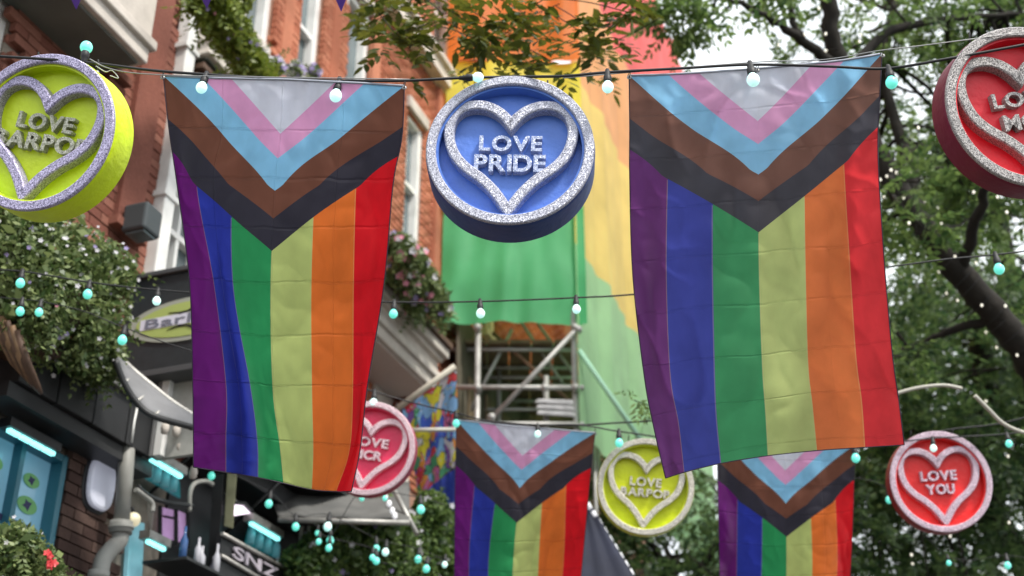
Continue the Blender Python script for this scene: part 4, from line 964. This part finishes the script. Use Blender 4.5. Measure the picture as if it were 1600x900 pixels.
# bar stock, stools and beer taps silhouettes behind the rail: bottles on a shelf
rs_ = random.Random(5)
sh = thing('bar_shelf', 'dark bar shelf crowded with bottles and glasses between the pipe and the lettered board', 'shelf', Fo(300, 850, .3))
sL, zL = onF(262, 872, .3); b = MB(); b.fbox(sL, sL+1.6, zL-.45, zL-.42, .1, .45); b.fbox(sL, sL+1.6, zL-.02, zL, .1, .45); b.build('board', m_blackp, sh)
for k in range(22):
    s_ = sL+.05+k*.07; hh = rs_.uniform(.12, .26); b = MB(); c = FC(s_, zL+.001 if k % 2 else zL-.419, .2+rs_.random()*.18)
    b.lathe([(.001, 0), (.028, 0), (.028, hh*.6), (.010, hh*.78), (.010, hh), (.001, hh)], 8, Matrix.Translation(c)); b.build('bottle', [mat('bottle_pale', (.45, .45, .5), .2), mat('bottle_dark', (.03, .03, .05), .15), mat('bottle_blue', (.05, .12, .3), .15), mat('bottle_red', (.3, .05, .08), .2)][rs_.choice((0, 0, 1, 1, 2, 3))], sh)

# grey awning behind left flag bottom
ga = thing('awning', 'wide dark grey canvas awning below the left flag', 'awning', P(530, 800, 10.5))
V = []; n1, n2 = 20, 6
for i in range(n1):
    for j in range(n2):
        u_ = i/(n1-1); v_ = j/(n2-1)
        x0 = 405+u_*235; yt = 735+18*u_; yb = 805+8*u_+ (3*sin(u_*20))
        V.append(P(x0+(-0 if j else 0)+v_*(30*(u_<.3)*(1-u_/.3)), yt+(yb-yt)*v_, 11.6-1.4*v_))
g_ = MB(); g_.add(V, [(i*n2+j, i*n2+j+1, (i+1)*n2+j+1, (i+1)*n2+j) for i in range(n1-1) for j in range(n2-1)], True)
o = g_.build('canvas', mat('charcoal_canvas', (.13, .13, .125), .85, var=.25, scale=4, dirt=.2, trans=.15), ga); o.modifiers.new('s', 'SOLIDIFY').thickness = .01
b = MB(); b.tube([P(435, 812, 10.15), P(640, 817, 10.15)], .022, 8); b.build('front_bar', m_steel, ga)
b = MB(); b.tube([P(615, 765, 10.6), P(652, 835, 10.3)], .02, 8); b.build('arm', m_steel, ga)
b = MB(); b.tube([P(415, 775, 10.9), P(350, 740, 10.9)], .02, 8); b.build('arm', m_pipe, ga)
for i, x in enumerate((472, 484)):
    post(('slim grey post under the awning, left one of the pair', 'slim grey post under the awning, right one of the pair')[i], (x, 822), (x-10, 940), 10.6, .022, m_steel)
rl = thing('rope_light', 'white rope light dangling beside the awning arm', 'rope light', P(603, 776, 10.2))
for (x, y) in ((602, 777), (608, 787), (613, 798), (617, 806)):
    b = MB(); b.ball(P(x, y, 10.2), .02, 1.4, 8); b.build('glow_segment', m_fairy if False else mat('rope_segment', (.75, .74, .76), .4, emit=(.8, .8, .85), estr=.3), rl)

# ------------------------------------------------------------------ comic banner on a pole, blue sheet
cbn = thing('banner_flag', 'colourful patchwork banner on a slanted pale pole behind the pink disc', 'flag', P(620, 640, 12))
b = MB(); b.tube([P(612, 645, 12), P(711, 572, 12)], .03, 8); b.build('pole', mat('pale_pole', (.50, .46, .38), .6), cbn)
def patch_mat():
    m = bpy.data.materials.new('patchwork_print'); m.use_nodes = True; nt = m.node_tree; bb = nt.nodes['Principled BSDF']; bb.inputs['Roughness'].default_value = .7
    uv = N(nt, 'ShaderNodeUVMap'); v = N(nt, 'ShaderNodeTexVoronoi'); v.inputs['Scale'].default_value = 6.5; nzz = N(nt, 'ShaderNodeTexNoise'); nzz.inputs['Scale'].default_value = 3; nt.links.new(uv.outputs[0], nzz.inputs['Vector']); mxv = N(nt, 'ShaderNodeVectorMath', operation='MULTIPLY_ADD'); nt.links.new(nzz.outputs['Color'], mxv.inputs[0]); mxv.inputs[1].default_value = (.5, .5, .5); nt.links.new(uv.outputs[0], mxv.inputs[2]); nt.links.new(mxv.outputs[0], v.inputs['Vector'])
    sx = N(nt, 'ShaderNodeSeparateXYZ'); nt.links.new(v.outputs['Color'], sx.inputs[0])
    r = N(nt, 'ShaderNodeValToRGB'); r.color_ramp.interpolation = 'CONSTANT'; e = r.color_ramp.elements
    cols = [(.05, .12, .55), (.62, .05, .06), (.70, .62, .04), (.22, .09, .38), (.22, .42, .70), (.72, .28, .05), (.66, .62, .66), (.08, .32, .16), (.6, .15, .3)]
    e[0].position = 0; e[0].color = (*cols[0], 1); e[1].position = 1/9; e[1].color = (*cols[1], 1)
    for k in range(2, 9): x = e.new(k/9); x.color = (*cols[k], 1)
    nt.links.new(sx.outputs[0], r.inputs[0])
    # dark ink outlines and small inner marks
    v2 = N(nt, 'ShaderNodeTexVoronoi'); v2.feature = 'DISTANCE_TO_EDGE'; v2.inputs['Scale'].default_value = 6.5; nt.links.new(uv.outputs[0], v2.inputs['Vector'])
    lt = N(nt, 'ShaderNodeMath', operation='LESS_THAN'); lt.inputs[1].default_value = .022; nt.links.new(mxv.outputs[0], v2.inputs['Vector']); nt.links.new(v2.outputs['Distance'], lt.inputs[0])
    v3 = N(nt, 'ShaderNodeTexVoronoi'); v3.inputs['Scale'].default_value = 19; nt.links.new(uv.outputs[0], v3.inputs['Vector'])
    l3 = N(nt, 'ShaderNodeMath', operation='LESS_THAN'); l3.inputs[1].default_value = .2; nt.links.new(v3.outputs['Distance'], l3.inputs[0])
    m1 = N(nt, 'ShaderNodeMixRGB'); nt.links.new(l3.outputs[0], m1.inputs[0]); nt.links.new(r.outputs[0], m1.inputs[1]); nt.links.new(v3.outputs['Color'], m1.inputs[2])
    m2 = N(nt, 'ShaderNodeMixRGB'); nt.links.new(lt.outputs[0], m2.inputs[0]); nt.links.new(m1.outputs[0], m2.inputs[1]); m2.inputs[2].default_value = (.04, .03, .08, 1)
    nt.links.new(m2.outputs[0], bb.inputs['Base Color']); return m
def quad_sheet(name, corners, m, parent, nx=12, ny=12, wave=.0, fr=3.0, uvs=(1, 1), wv=None, label=None):
    a, b_, c, d = corners; V = []
    nrm = (b_-a).cross(d-a).normalized()
    for j in range(ny+1):
        for i in range(nx+1):
            u_, v_ = i/nx, j/ny; q = a*(1-u_)*(1-v_)+b_*u_*(1-v_)+c*u_*v_+d*(1-u_)*v_
            ww = wv(u_, v_) if wv else wave*sin(u_*fr*2*PI+v_*1.7)
            V.append(q+nrm*ww)
    org = Vector((0, 0, 0)) if parent is None else parent.location
    me = bpy.data.meshes.new(name); me.from_pydata([tuple(v-org) for v in V], [], [(j*(nx+1)+i, j*(nx+1)+i+1, (j+1)*(nx+1)+i+1, (j+1)*(nx+1)+i) for j in range(ny) for i in range(nx)])
    uvl = me.uv_layers.new(name='UVMap')
    for l in me.loops: uvl.data[l.index].uv = ((l.vertex_index % (nx+1))/nx*uvs[0], (l.vertex_index//(nx+1))/ny*uvs[1])
    me.polygons.foreach_set('use_smooth', [True]*len(me.polygons)); me.materials.append(m); me.update()
    o = bpy.data.objects.new(name, me); COL.objects.link(o)
    if parent: o.parent = parent
    return o
quad_sheet('cloth', [P(628, 640, 12), P(713, 578, 12), P(718, 722, 12.1), P(655, 776, 12.1)], patch_mat(), cbn, wave=.02)
b = MB(); b.tube([P(640, 672, 11.9), P(715, 671, 11.9)], .02, 8); tag(b.build('rail', mat('pale_rail', (.6, .58, .5), .5)), 'short pale horizontal rail crossing the patchwork banner', 'rail')
m_bs = mat('blue_sheet_cloth', (.05, .09, .48), .7, trans=.35, var=.1)
bsh = quad_sheet('fabric_sheet', [P(652, 775, 12.6), P(716, 728, 12.6), P(716, 850, 12.6), P(650, 850, 12.6)], m_bs, None, wave=.05)
tag(bsh, 'plain blue fabric sheet beneath the patchwork banner', 'fabric')

# ------------------------------------------------------------------ scaffold tower with rainbow sheeting
S0 = 13.0; OR = onS(905, 500, S0)[0]; OL = onS(688, 500, S0)[0]
KP = FC(S0, 0, OR); KY = KP.y
def onY(px, py, dy=0):
    r = ray(px, py); Z = (KY+dy)/r.y; p = CAM+r*Z; return p.x, p.z
def YC(x, z, dy=0): return Vector((x, KY+dy, z))
XL = onY(688, 500)[0]; XR = KP.x
def zS(py): return onY(850, py)[1]
z_b, z_gy, z_yo = zS(506), zS(325), zS(104); z_or = zS(-80); z_t = zS(-260)
tw = thing('scaffold_tower', 'scaffold tower wrapped in orange, yellow and green sheeting on the brick building', 'scaffolding', FC(S0, 0, OR))
def sheetmat(n, c): return mat(n, c, .6, trans=.5, var=.13, scale=1.6, detail=8, bump=.5, bscale=2.2)
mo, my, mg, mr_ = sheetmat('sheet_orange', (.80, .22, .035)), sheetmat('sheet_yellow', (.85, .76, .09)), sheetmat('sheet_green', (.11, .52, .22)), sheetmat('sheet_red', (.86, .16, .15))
mo2, my2, mg2 = sheetmat('sheet_lit_tone_orange', (.92, .50, .22)), sheetmat('sheet_lit_tone_yellow', (.95, .76, .24)), sheetmat('sheet_lit_tone_green', (.42, .74, .40))  # same sheeting; stronger light on the street side put into paler colours
def fw(seed, amp, f0): 
    return lambda u_, v_: amp*(.9*mnoise.noise(Vector((u_*f0*.9, v_*2.5+seed, seed)))*2+sin(u_*f0+seed)+.6*sin(u_*f0*2.3+seed*2+v_*2)+.35*sin(u_*f0*4.1+v_*3))
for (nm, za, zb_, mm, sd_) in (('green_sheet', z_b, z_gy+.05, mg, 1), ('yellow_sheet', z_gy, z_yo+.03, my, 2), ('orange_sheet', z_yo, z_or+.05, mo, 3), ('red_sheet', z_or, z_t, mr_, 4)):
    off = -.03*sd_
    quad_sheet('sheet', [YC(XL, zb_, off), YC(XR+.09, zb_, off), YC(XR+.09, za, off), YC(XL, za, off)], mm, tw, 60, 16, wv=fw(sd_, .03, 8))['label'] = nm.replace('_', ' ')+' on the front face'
SE = 20.2
for (nm, za, zb_, mm, sd_) in (('lit_tone_green_sheet', z_b-1.3, z_gy-.5, mg2, 1), ('lit_tone_yellow_sheet', z_gy-.5, z_yo, my2, 2), ('lit_tone_orange_sheet', z_yo, z_or, mo2, 3), ('red_sheet', z_or, z_t+1, mr_, 4)):
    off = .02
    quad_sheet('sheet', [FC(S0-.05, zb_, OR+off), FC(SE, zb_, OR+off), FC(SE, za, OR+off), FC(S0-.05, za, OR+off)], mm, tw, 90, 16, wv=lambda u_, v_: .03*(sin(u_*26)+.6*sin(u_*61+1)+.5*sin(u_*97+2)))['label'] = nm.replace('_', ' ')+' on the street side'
def stube(a, b_, r=.026, m=None, nm='tube'): q = MB(); q.tube([a, b_], r, 10); return q.build(nm, m or m_scaf, tw)
def T3(px, py, ds=0): x, z = onY(px, py, ds); return YC(x, z, ds)
zlo = onY(800, 700)[1]-3
for px in (746, 899):
    o_, z_ = onY(px, 600); stube(YC(o_, zlo, .05), YC(o_, z_b+.3, .05), .033)
stube(T3(768, 655), T3(903, 512), .03)
o_, z_ = onY(851, 640, .12); stube(YC(o_, zlo, .12), T3(853, 588, .12), .033)
for py in (605, 662): stube(T3(700, py), T3(912, py+1), .028)
for px in (722, 780, 925):
    o_, z_ = onY(px, 600, .9); stube(YC(o_, zlo, .9), YC(o_, z_b, .9), .026)
for py in (540, 590, 640): stube(T3(700, py, .9), T3(925, py, .9), .022)
stube(T3(905, 640, .4), T3(770, 520, .4), .024, mat('rusty_tube', (.22, .13, .08), .7, .3, var=.4, scale=10)); stube(T3(730, 650, .4), T3(800, 515, .4), .022); stube(T3(840, 505, .5), T3(900, 590, .6), .02); stube(T3(815, 505, .5), T3(880, 600, .6), .02)
for k in range(6):
    W6 = (XR-XL-.04)/6; a = XL+.02+k*W6; q = MB(); q.lbox(a, a+W6-.02, KY+.25, KY+2.4, z_b-.12, z_b-.08); q.build('deck_board', mat('scaffold_plank', (.17, .12, .07), .85, var=.3, scale=6), tw)
for k in range(4):
    stube(YC(XL, z_b-.16, .35+.5*k), YC(XR-.05, z_b-.16, .35+.5*k), .025)
for px in (736, 766):
    o_, z_ = onY(px, 600, 1.3); q = MB(); q.lbox(o_-.07, o_+.07, KY+1.3, KY+1.36, zlo, z_b-.2); q.build('panel', mat('rust_orange_board', (.30, .11, .04), .8, var=.3), tw)
q = MB(); q.lbox(XL-.3, XR+.15, KY+2.6, KY+2.7, zlo, z_b+.4); q.build('rear_screen', mat('dark_shade_backing', (.11, .095, .065), .9, var=.5, scale=2), tw)  # dark backing; shade inside the scaffold put into its colour
q = MB(); q.fbox(12.6, 17, zlo, z_b+.2, .24, .26); q.build('shade_sheet', mat('brown_shade_tone', (.10, .085, .06), .9, var=.6, scale=3, dirt=.5), tw)  # added dark sheet over the wall, painting the shaded scaffold interior
for k in range(5):
    q = MB(); q.fbox(12.9+.55*k, 13.15+.55*k, zlo+1.2, z_b-.5, .27, .29); q.build('boarded_opening', mat('dusty_board', (.16, .12, .07), .9, var=.4, scale=4), tw)
for k in range(3):
    q = MB(); q.box8([T3(838-2*k, 648-9*k), T3(900-2*k, 652-9*k), T3(900, 652-9*k, .5), T3(838, 648-9*k, .5), T3(840, 641-9*k), T3(896, 643-9*k), T3(896, 643-9*k, .5), T3(840, 641-9*k, .5)]); q.build('folded_sheet', mat('folded_tarp', (.42, .42, .43), .7, var=.2, scale=9), tw, bevel=.02)
for (x, y) in ((746, 512), (899, 512), (746, 606), (899, 606), (851, 606), (768, 652), (903, 515)):
    q = MB(); q.ball(T3(x, y), .05, 1, 8); q.build('coupler', m_scaf, tw)
stube(T3(905, 548, 0), T3(1010, 700, 0), .03, mat('green_strap', (.35, .62, .45), .6), 'strap')
# side lower platform clutter right of the front face
for (a, b_) in (((912, 560), (912, 700)), ((925, 600), (925, 740)), ((905, 640), (960, 680)), ((935, 690), (935, 760)), ((918, 620), (945, 700))):
    stube(T3(*a, 1.2), T3(*b_, 1.2), .024)

# navy marquee with rope light edge at bottom centre
nm_ = thing('marquee', 'dark navy marquee roof with a dashed rope light edge at bottom centre', 'marquee', P(940, 900, 12))
quad_sheet('canvas', [P(905, 775, 12), P(915, 775, 12), P(1010, 930, 11.4), P(890, 930, 11.4)], mat('navy_canvas', (.018, .022, .045), .8, var=.3, scale=3), nm_, wave=.01)
for k in range(9):
    x = 918+k*8.2; y = 786+k*13; b = MB(); b.tube([P(x, y, 11.9), P(x+5, y+9, 11.88)], .02, 6); b.build('rope_light_segment', mat('rope_segment', (.75, .74, .76), .4, emit=(.8, .8, .85), estr=.3), nm_)

# ------------------------------------------------------------------ trees
def limb(mb, pts, r0, r1, n=10):
    C = crom([tuple(p) for p in pts], 6); m = len(C); mb.tube([Vector(c)+Vector(rng.normal(size=3))*.01 for c in C], [r0+(r1-r0)*i/(m-1) for i in range(m)], n)
def clumps_in(n, xr, yr, dr, rr, voids=(), rs=1):
    r = np.random.default_rng(rs); C = []; R = []
    while len(C) < n:
        x, y, d = r.uniform(*xr), r.uniform(*yr), r.uniform(*dr)
        if any(((x-a)/c)**2+((y-b)/e)**2 < 1 for a, b, c, e in voids): continue
        C.append(tuple(P(x, y, d))); R.append(r.uniform(*rr))
    return C, R
def build_tree(label, base, pts_trunk, r0, r1, limbs, clumps, rads, nfr, L, leaf, mleaf, pairs=6, twigs=120, seed=0, group='trees along the right side of the street'):
    t = thing('tree', label, 'tree', base, group)
    b = MB(); limb(b, [base]+pts_trunk, r0, r1, 14); b.build('trunk', m_bark, t)
    lp = []
    for (pts, a, c_) in limbs:
        b = MB(); limb(b, pts, a, c_, 10); b.build('limb', m_bark, t); lp += [Vector(q) for q in crom([tuple(p) for p in pts], 5)]
    lp += [Vector(q) for q in crom([tuple(p) for p in pts_trunk], 5)]
    b = MB(); r = random.Random(seed)
    for k in range(min(twigs, len(clumps))):
        c = Vector(clumps[k]); s = min(lp, key=lambda q: (q-c).length+r.uniform(0, .8)); m_ = (s+c)/2+Vector((r.uniform(-.2, .2), r.uniform(-.2, .2), r.uniform(-.05, .3)))
        cc = crom([tuple(s), tuple(m_), tuple(c)], 4); dl = (s-c).length; b.tube([Vector(q) for q in cc], [.010+.014*dl*(1-i/8)*.5 for i in range(len(cc))], 6)
        for j in range(3):
            d = Vector((r.gauss(0, 1), r.gauss(0, 1), r.gauss(0, .7))).normalized(); b.tube([c, c+d*rads[k]*.5, c+d*rads[k]*.9-Vector((0, 0, .05))], [.007, .005, .003], 5)
    b.build('branches', m_bark, t)
    V, F = fronds(clumps, rads, nfr, L=L, leaf=leaf, pairs=pairs); o = fmesh('crown', V, F, mleaf, t, Vector(base)); o['kind'] = 'stuff'
    return t
voidsN = [(1150, 75, 100, 62), (1430, 145, 65, 55), (1330, 75, 20, 25), (1290, 30, 18, 25), (1500, 95, 25, 15), (1400, 20, 30, 18), (1470, 400, 75, 60), (1550, 480, 60, 60), (1405, 320, 35, 45), (1580, 385, 50, 40), (1060, 60, 40, 50), (1230, 50, 35, 30), (1345, 880, 50, 40), (1120, 140, 60, 30), (1420, 215, 30, 25), (1530, 560, 35, 22), (1440, 560, 40, 18)]
C1, R1 = clumps_in(84, (1200, 1690), (-60, 470), (12.3, 15), (.2, .42), voidsN, 3)
c_, r_ = clumps_in(5, (1060, 1220), (-90, -30), (10, 13), (.12, .24), [], 13); C1 += c_; R1 += r_
c_, r_ = clumps_in(5, (1390, 1640), (230, 560), (10.6, 11.6), (.10, .2), [(1570, 470, 60, 60)], 17); C1 += c_; R1 += r_
c_, r_ = clumps_in(2, (1035, 1075), (-20, 70), (10, 12), (.1, .16), [], 14); C1 += c_; R1 += r_
t1base = Vector((8.1, 10.2, 0))
tree1 = build_tree('leafy tree at right whose thick dark limb is wound with fairy lights', t1base,
    [Vector((7.6, 10.4, 3.4)), P(1690, 640, 11.8), P(1600, 545, 11.8)], .28, .14,
    [([P(1610, 556, 11.8), P(1560, 495, 11.8), P(1500, 430, 11.8), P(1440, 350, 11.8), P(1400, 290, 11.9), P(1350, 200, 12), P(1320, 120, 12), P(1300, 60, 12), P(1288, -60, 12)], .135, .07),
     ([P(1440, 350, 11.8), P(1420, 260, 12.2), P(1395, 180, 12.5), P(1380, 90, 12.8), P(1400, 0, 13)], .07, .03),
     ([P(1500, 430, 11.8), P(1530, 330, 11.5), P(1545, 260, 11.4), P(1590, 150, 11.3)], .06, .02),
     ([P(1320, 120, 12), P(1250, 60, 11.8), P(1190, 20, 11.6), P(1120, -10, 11.5)], .055, .018),
     ([P(1320, 110, 12), P(1400, 45, 12.3), P(1500, 30, 12.6), P(1620, 20, 13)], .055, .02),
     ([P(1250, 60, 11.8), P(1235, 20, 11.8), P(1232, -40, 11.8)], .035, .02),
     ([P(1560, 495, 11.8), P(1480, 520, 12), P(1420, 545, 12.2)], .05, .02)],
    C1, R1, 2500, .28, (.095, .042), m_leaf_mid, seed=1)
# overhanging twigs at top centre: individual leaves
ob = MB(); OT = [(600, 20), (620, 55), (590, 60), (650, 40), (640, 75), (690, 20), (720, 45), (760, 30), (790, 15), (780, 60), (800, 80), (740, 60), (830, 30), (840, 5), (700, 0), (660, 5), (760, 90), (910, 52), (880, 55), (935, 65), (925, 85), (950, 70), (975, 5), (985, 20), (1000, 5), (860, 95), (820, 100), (580, 35), (610, 5)]
oc = [P(x, y, 8.0+.5*sin(x)) for x, y in OT]
stem0 = P(1230, -200, 9.5); mid1 = P(900, -60, 8.4); mid2 = P(700, -40, 8.2)
limb(ob, [stem0, P(1060, -110, 8.9), mid1, mid2, P(600, -20, 8.1)], .03, .008, 8)
for c, (x, y) in zip(oc, OT):
    s = P(x+random.choice((-1, 1))*random.uniform(30, 110), y-random.uniform(15, 60), 8.3); cc = crom([tuple(s), tuple((s+c)/2+Vector((random.uniform(-.05, .05), 0, .02))), tuple(c)], 3); ob.tube([Vector(q) for q in cc], .0035, 5)
ov = thing('tree_branch', 'overhanging branch with pointed leaflets across the top centre', 'branch', P(900, -60, 8.4)); ob.build('branch', m_bark, ov)
lm = MB(); lm.add([(0, 0, 0), (.3, .20, .02), (.62, .18, .01), (1, 0, -.06), (.62, -.18, .01), (.3, -.20, .02), (.5, 0, -.015)], [(0, 1, 6), (1, 2, 6), (2, 3, 6), (3, 4, 6), (4, 5, 6), (5, 0, 6)])
LM = lm.mesh('leaf', m_leaf_near); r = random.Random(11); cnt = 0
restV = []
for k in range(190):
    c = oc[k % len(oc)]+Vector((r.gauss(0, .035), r.gauss(0, .12), r.gauss(0, .03))); d = Vector((r.gauss(0, 1), r.gauss(0, .6), r.gauss(-.3, .5))).normalized(); side = d.cross(Vector((0, -.4, 1))).normalized()
    for j in range(7):
        t_ = j/6; ld = (d if j == 6 else (side*(1 if j % 2 else -1)*.9+d*.55)).normalized(); q = c+d*.13*t_
        x_ = ld; z_ = Vector((r.gauss(0, .5), r.gauss(0, .5)-.4, 1)); y_ = z_.cross(x_).normalized(); z_ = x_.cross(y_)
        sc_ = r.uniform(.07, .115)
        if cnt < 300: inst(LM, 'leaf', ov, q-ov.location, Matrix((x_, y_, z_)).transposed().to_quaternion(), sc_); cnt += 1
        else:
            MM = Matrix.Translation(q) @ Matrix((x_, y_, z_)).transposed().to_4x4() @ Matrix.Scale(sc_, 4); restV.append([MM @ v for v in lm.v])
rb = MB()
for vv in restV: rb.add(vv, lm.f)
o = rb.build('leaf', m_leaf_near, ov); o['kind'] = 'stuff'
# rear trees
voidsF = [(1345, 885, 42, 40), (1580, 385, 30, 25), (1590, 770, 20, 20)]
C2, R2 = clumps_in(150, (1370, 1700), (430, 1000), (15, 20), (.35, .75), voidsF+[(1450, 565, 50, 15), (1540, 550, 30, 15)], 5)
build_tree('dense dark green tree behind the red LOVE YOU disc', Vector((10.5, 18, 0)), [Vector((10.3, 18, 3)), P(1560, 830, 18), P(1540, 600, 18), P(1520, 450, 18)], .3, .12,
    [([P(1560, 830, 18), P(1450, 720, 17.5), P(1390, 640, 17)], .1, .04), ([P(1555, 780, 18), P(1620, 700, 18), P(1680, 600, 18)], .1, .04)], C2, R2, 4600, .34, (.12, .055), m_leaf_far, pairs=5, seed=2)
C3, R3 = clumps_in(110, (930, 1420), (700, 1000), (15, 20), (.3, .7), [(1130, 740, 30, 25), (1180, 780, 20, 25), (1345, 870, 30, 40), (1095, 700, 25, 15), (1110, 820, 18, 20)], 6)
build_tree('dark leafy tree low between the two smaller rear flags', Vector((4.5, 17, 0)), [Vector((4.6, 17, 2)), P(1060, 1000, 17), P(1050, 870, 17)], .25, .1,
    [([P(1060, 950, 17), P(1120, 850, 17), P(1180, 780, 17)], .07, .03), ([P(1055, 900, 17), P(1000, 830, 17)], .06, .03), ([P(1060, 950, 17), P(1250, 900, 17), P(1350, 800, 17)], .07, .03)], C3, R3, 2500, .34, (.12, .055), m_leaf_far, pairs=5, seed=3)
C4, R4 = clumps_in(62, (1380, 1720), (180, 620), (18, 24), (.35, .8), voidsN[:4]+[(1580, 385, 50, 40)], 8)
build_tree('paler tree further back behind the fairy-lit limb', Vector((13, 21, 0)), [Vector((13, 21, 4)), P(1640, 600, 22), P(1560, 350, 22), P(1500, 200, 22)], .3, .1,
    [([P(1560, 350, 22), P(1450, 300, 22)], .08, .03)], C4, R4, 1200, .36, (.12, .055), m_leaf_mid, pairs=5, seed=4)
# small sprig beside the right flag
C5 = [tuple(P(990, 625, 9)), tuple(P(978, 618, 9))]
sp = thing('leaf_sprig', 'small dark leaf sprig poking out left of the right flag', 'leaves', P(1020, 630, 9)); V, F = fronds(C5, [.05, .03], 5, .12, (.07, .02), 5); fmesh('leaves', V, F, m_leaf_mid, sp, sp.location)['kind'] = 'stuff'
b = MB(); b.tube([P(1030, 640, 9), P(990, 625, 9)], .004, 5); b.build('stem', m_bark, sp)

# fairy lights wound on the limb
fl = thing('fairy_lights', 'warm white fairy lights wound along the thick tree limb at right', 'fairy lights', P(1500, 430, 11.5))
LP = crom([(1385, 270), (1400, 290), (1440, 350), (1500, 430), (1560, 495), (1610, 556)], 8); b = MB()
cp = []
for i in range(170):
    t_ = i/169*(len(LP)-1); k = min(int(t_), len(LP)-2); q = LP[k]*(1-(t_-k))+LP[k+1]*(t_-k); a = i*.55
    dpt = 11.8; c = P(q[0], q[1], dpt)
    tg = (P(LP[k+1][0], LP[k+1][1], dpt)-P(LP[k][0], LP[k][1], dpt)).normalized(); n1_ = tg.orthogonal().normalized(); n2_ = tg.cross(n1_)
    cp.append(c+(n1_*cos(a)+n2_*sin(a))*.19)
b.tube(cp, .003, 4); b.build('wire', m_black, fl)
fb = MB(); fb.ball((0, 0, 0), .0105, 1.3, 8); FB = fb.mesh('fairy_bulb', m_fairy)
for k in range(0, 170, 5): inst(FB, 'fairy_bulb', fl, cp[k]-fl.location)
r = random.Random(21)
for j, (lab, reg, n, dd) in enumerate((('fairy lights scattered through the upper right crown', (1385, 1600, 190, 420), 13, 11.0), ('fairy lights scattered low in the trees at bottom right', (1380, 1600, 590, 890), 9, 12.5), ('fairy lights in the branches above the right flag', (1200, 1460, 5, 85), 8, 11.0))):
    t = thing('fairy_lights', lab, 'fairy lights', P(reg[0], reg[2], dd)); pts = sorted([(r.uniform(reg[0], reg[1]), r.uniform(reg[2], reg[3])) for _ in range(n)])
    W = [P(x, y, dd+r.uniform(-.4, .4)) for x, y in pts]; b = MB(); b.tube(W, .0018, 4); b.build('wire', m_black, t)
    for q in W: inst(FB, 'fairy_bulb', t, q-t.location)

# pale conduits at right
def conduit(lab, pts, r, m): W = [P(*q) for q in crom(pts, 8)]; b = MB(); b.tube(W, r, 8); return tag(b.build('conduit', m), lab, 'conduit')
mc = mat('pale_conduit', (.46, .44, .38), .5)
conduit('pale curved conduit arching right from the big right flag', [(1395, 618, 8.5), (1410, 612, 8.5), (1440, 605, 8.5), (1475, 602, 8.5), (1503, 607, 8.5)], .012, mc)
conduit('pale conduit bending down to the right edge above the LOVE YOU disc', [(1523, 618, 8.5), (1545, 640, 8.5), (1568, 662, 8.5), (1600, 676, 8.5), (1640, 684, 8.5)], .013, mc)
wire('dark wire crossing the trees above the LOVE YOU disc', [(1410, 690, 9.2), (1480, 672, 9.2), (1560, 662, 9.2), (1650, 640, 9.2)], .006, m_black)
print('objects', len(bpy.data.objects))
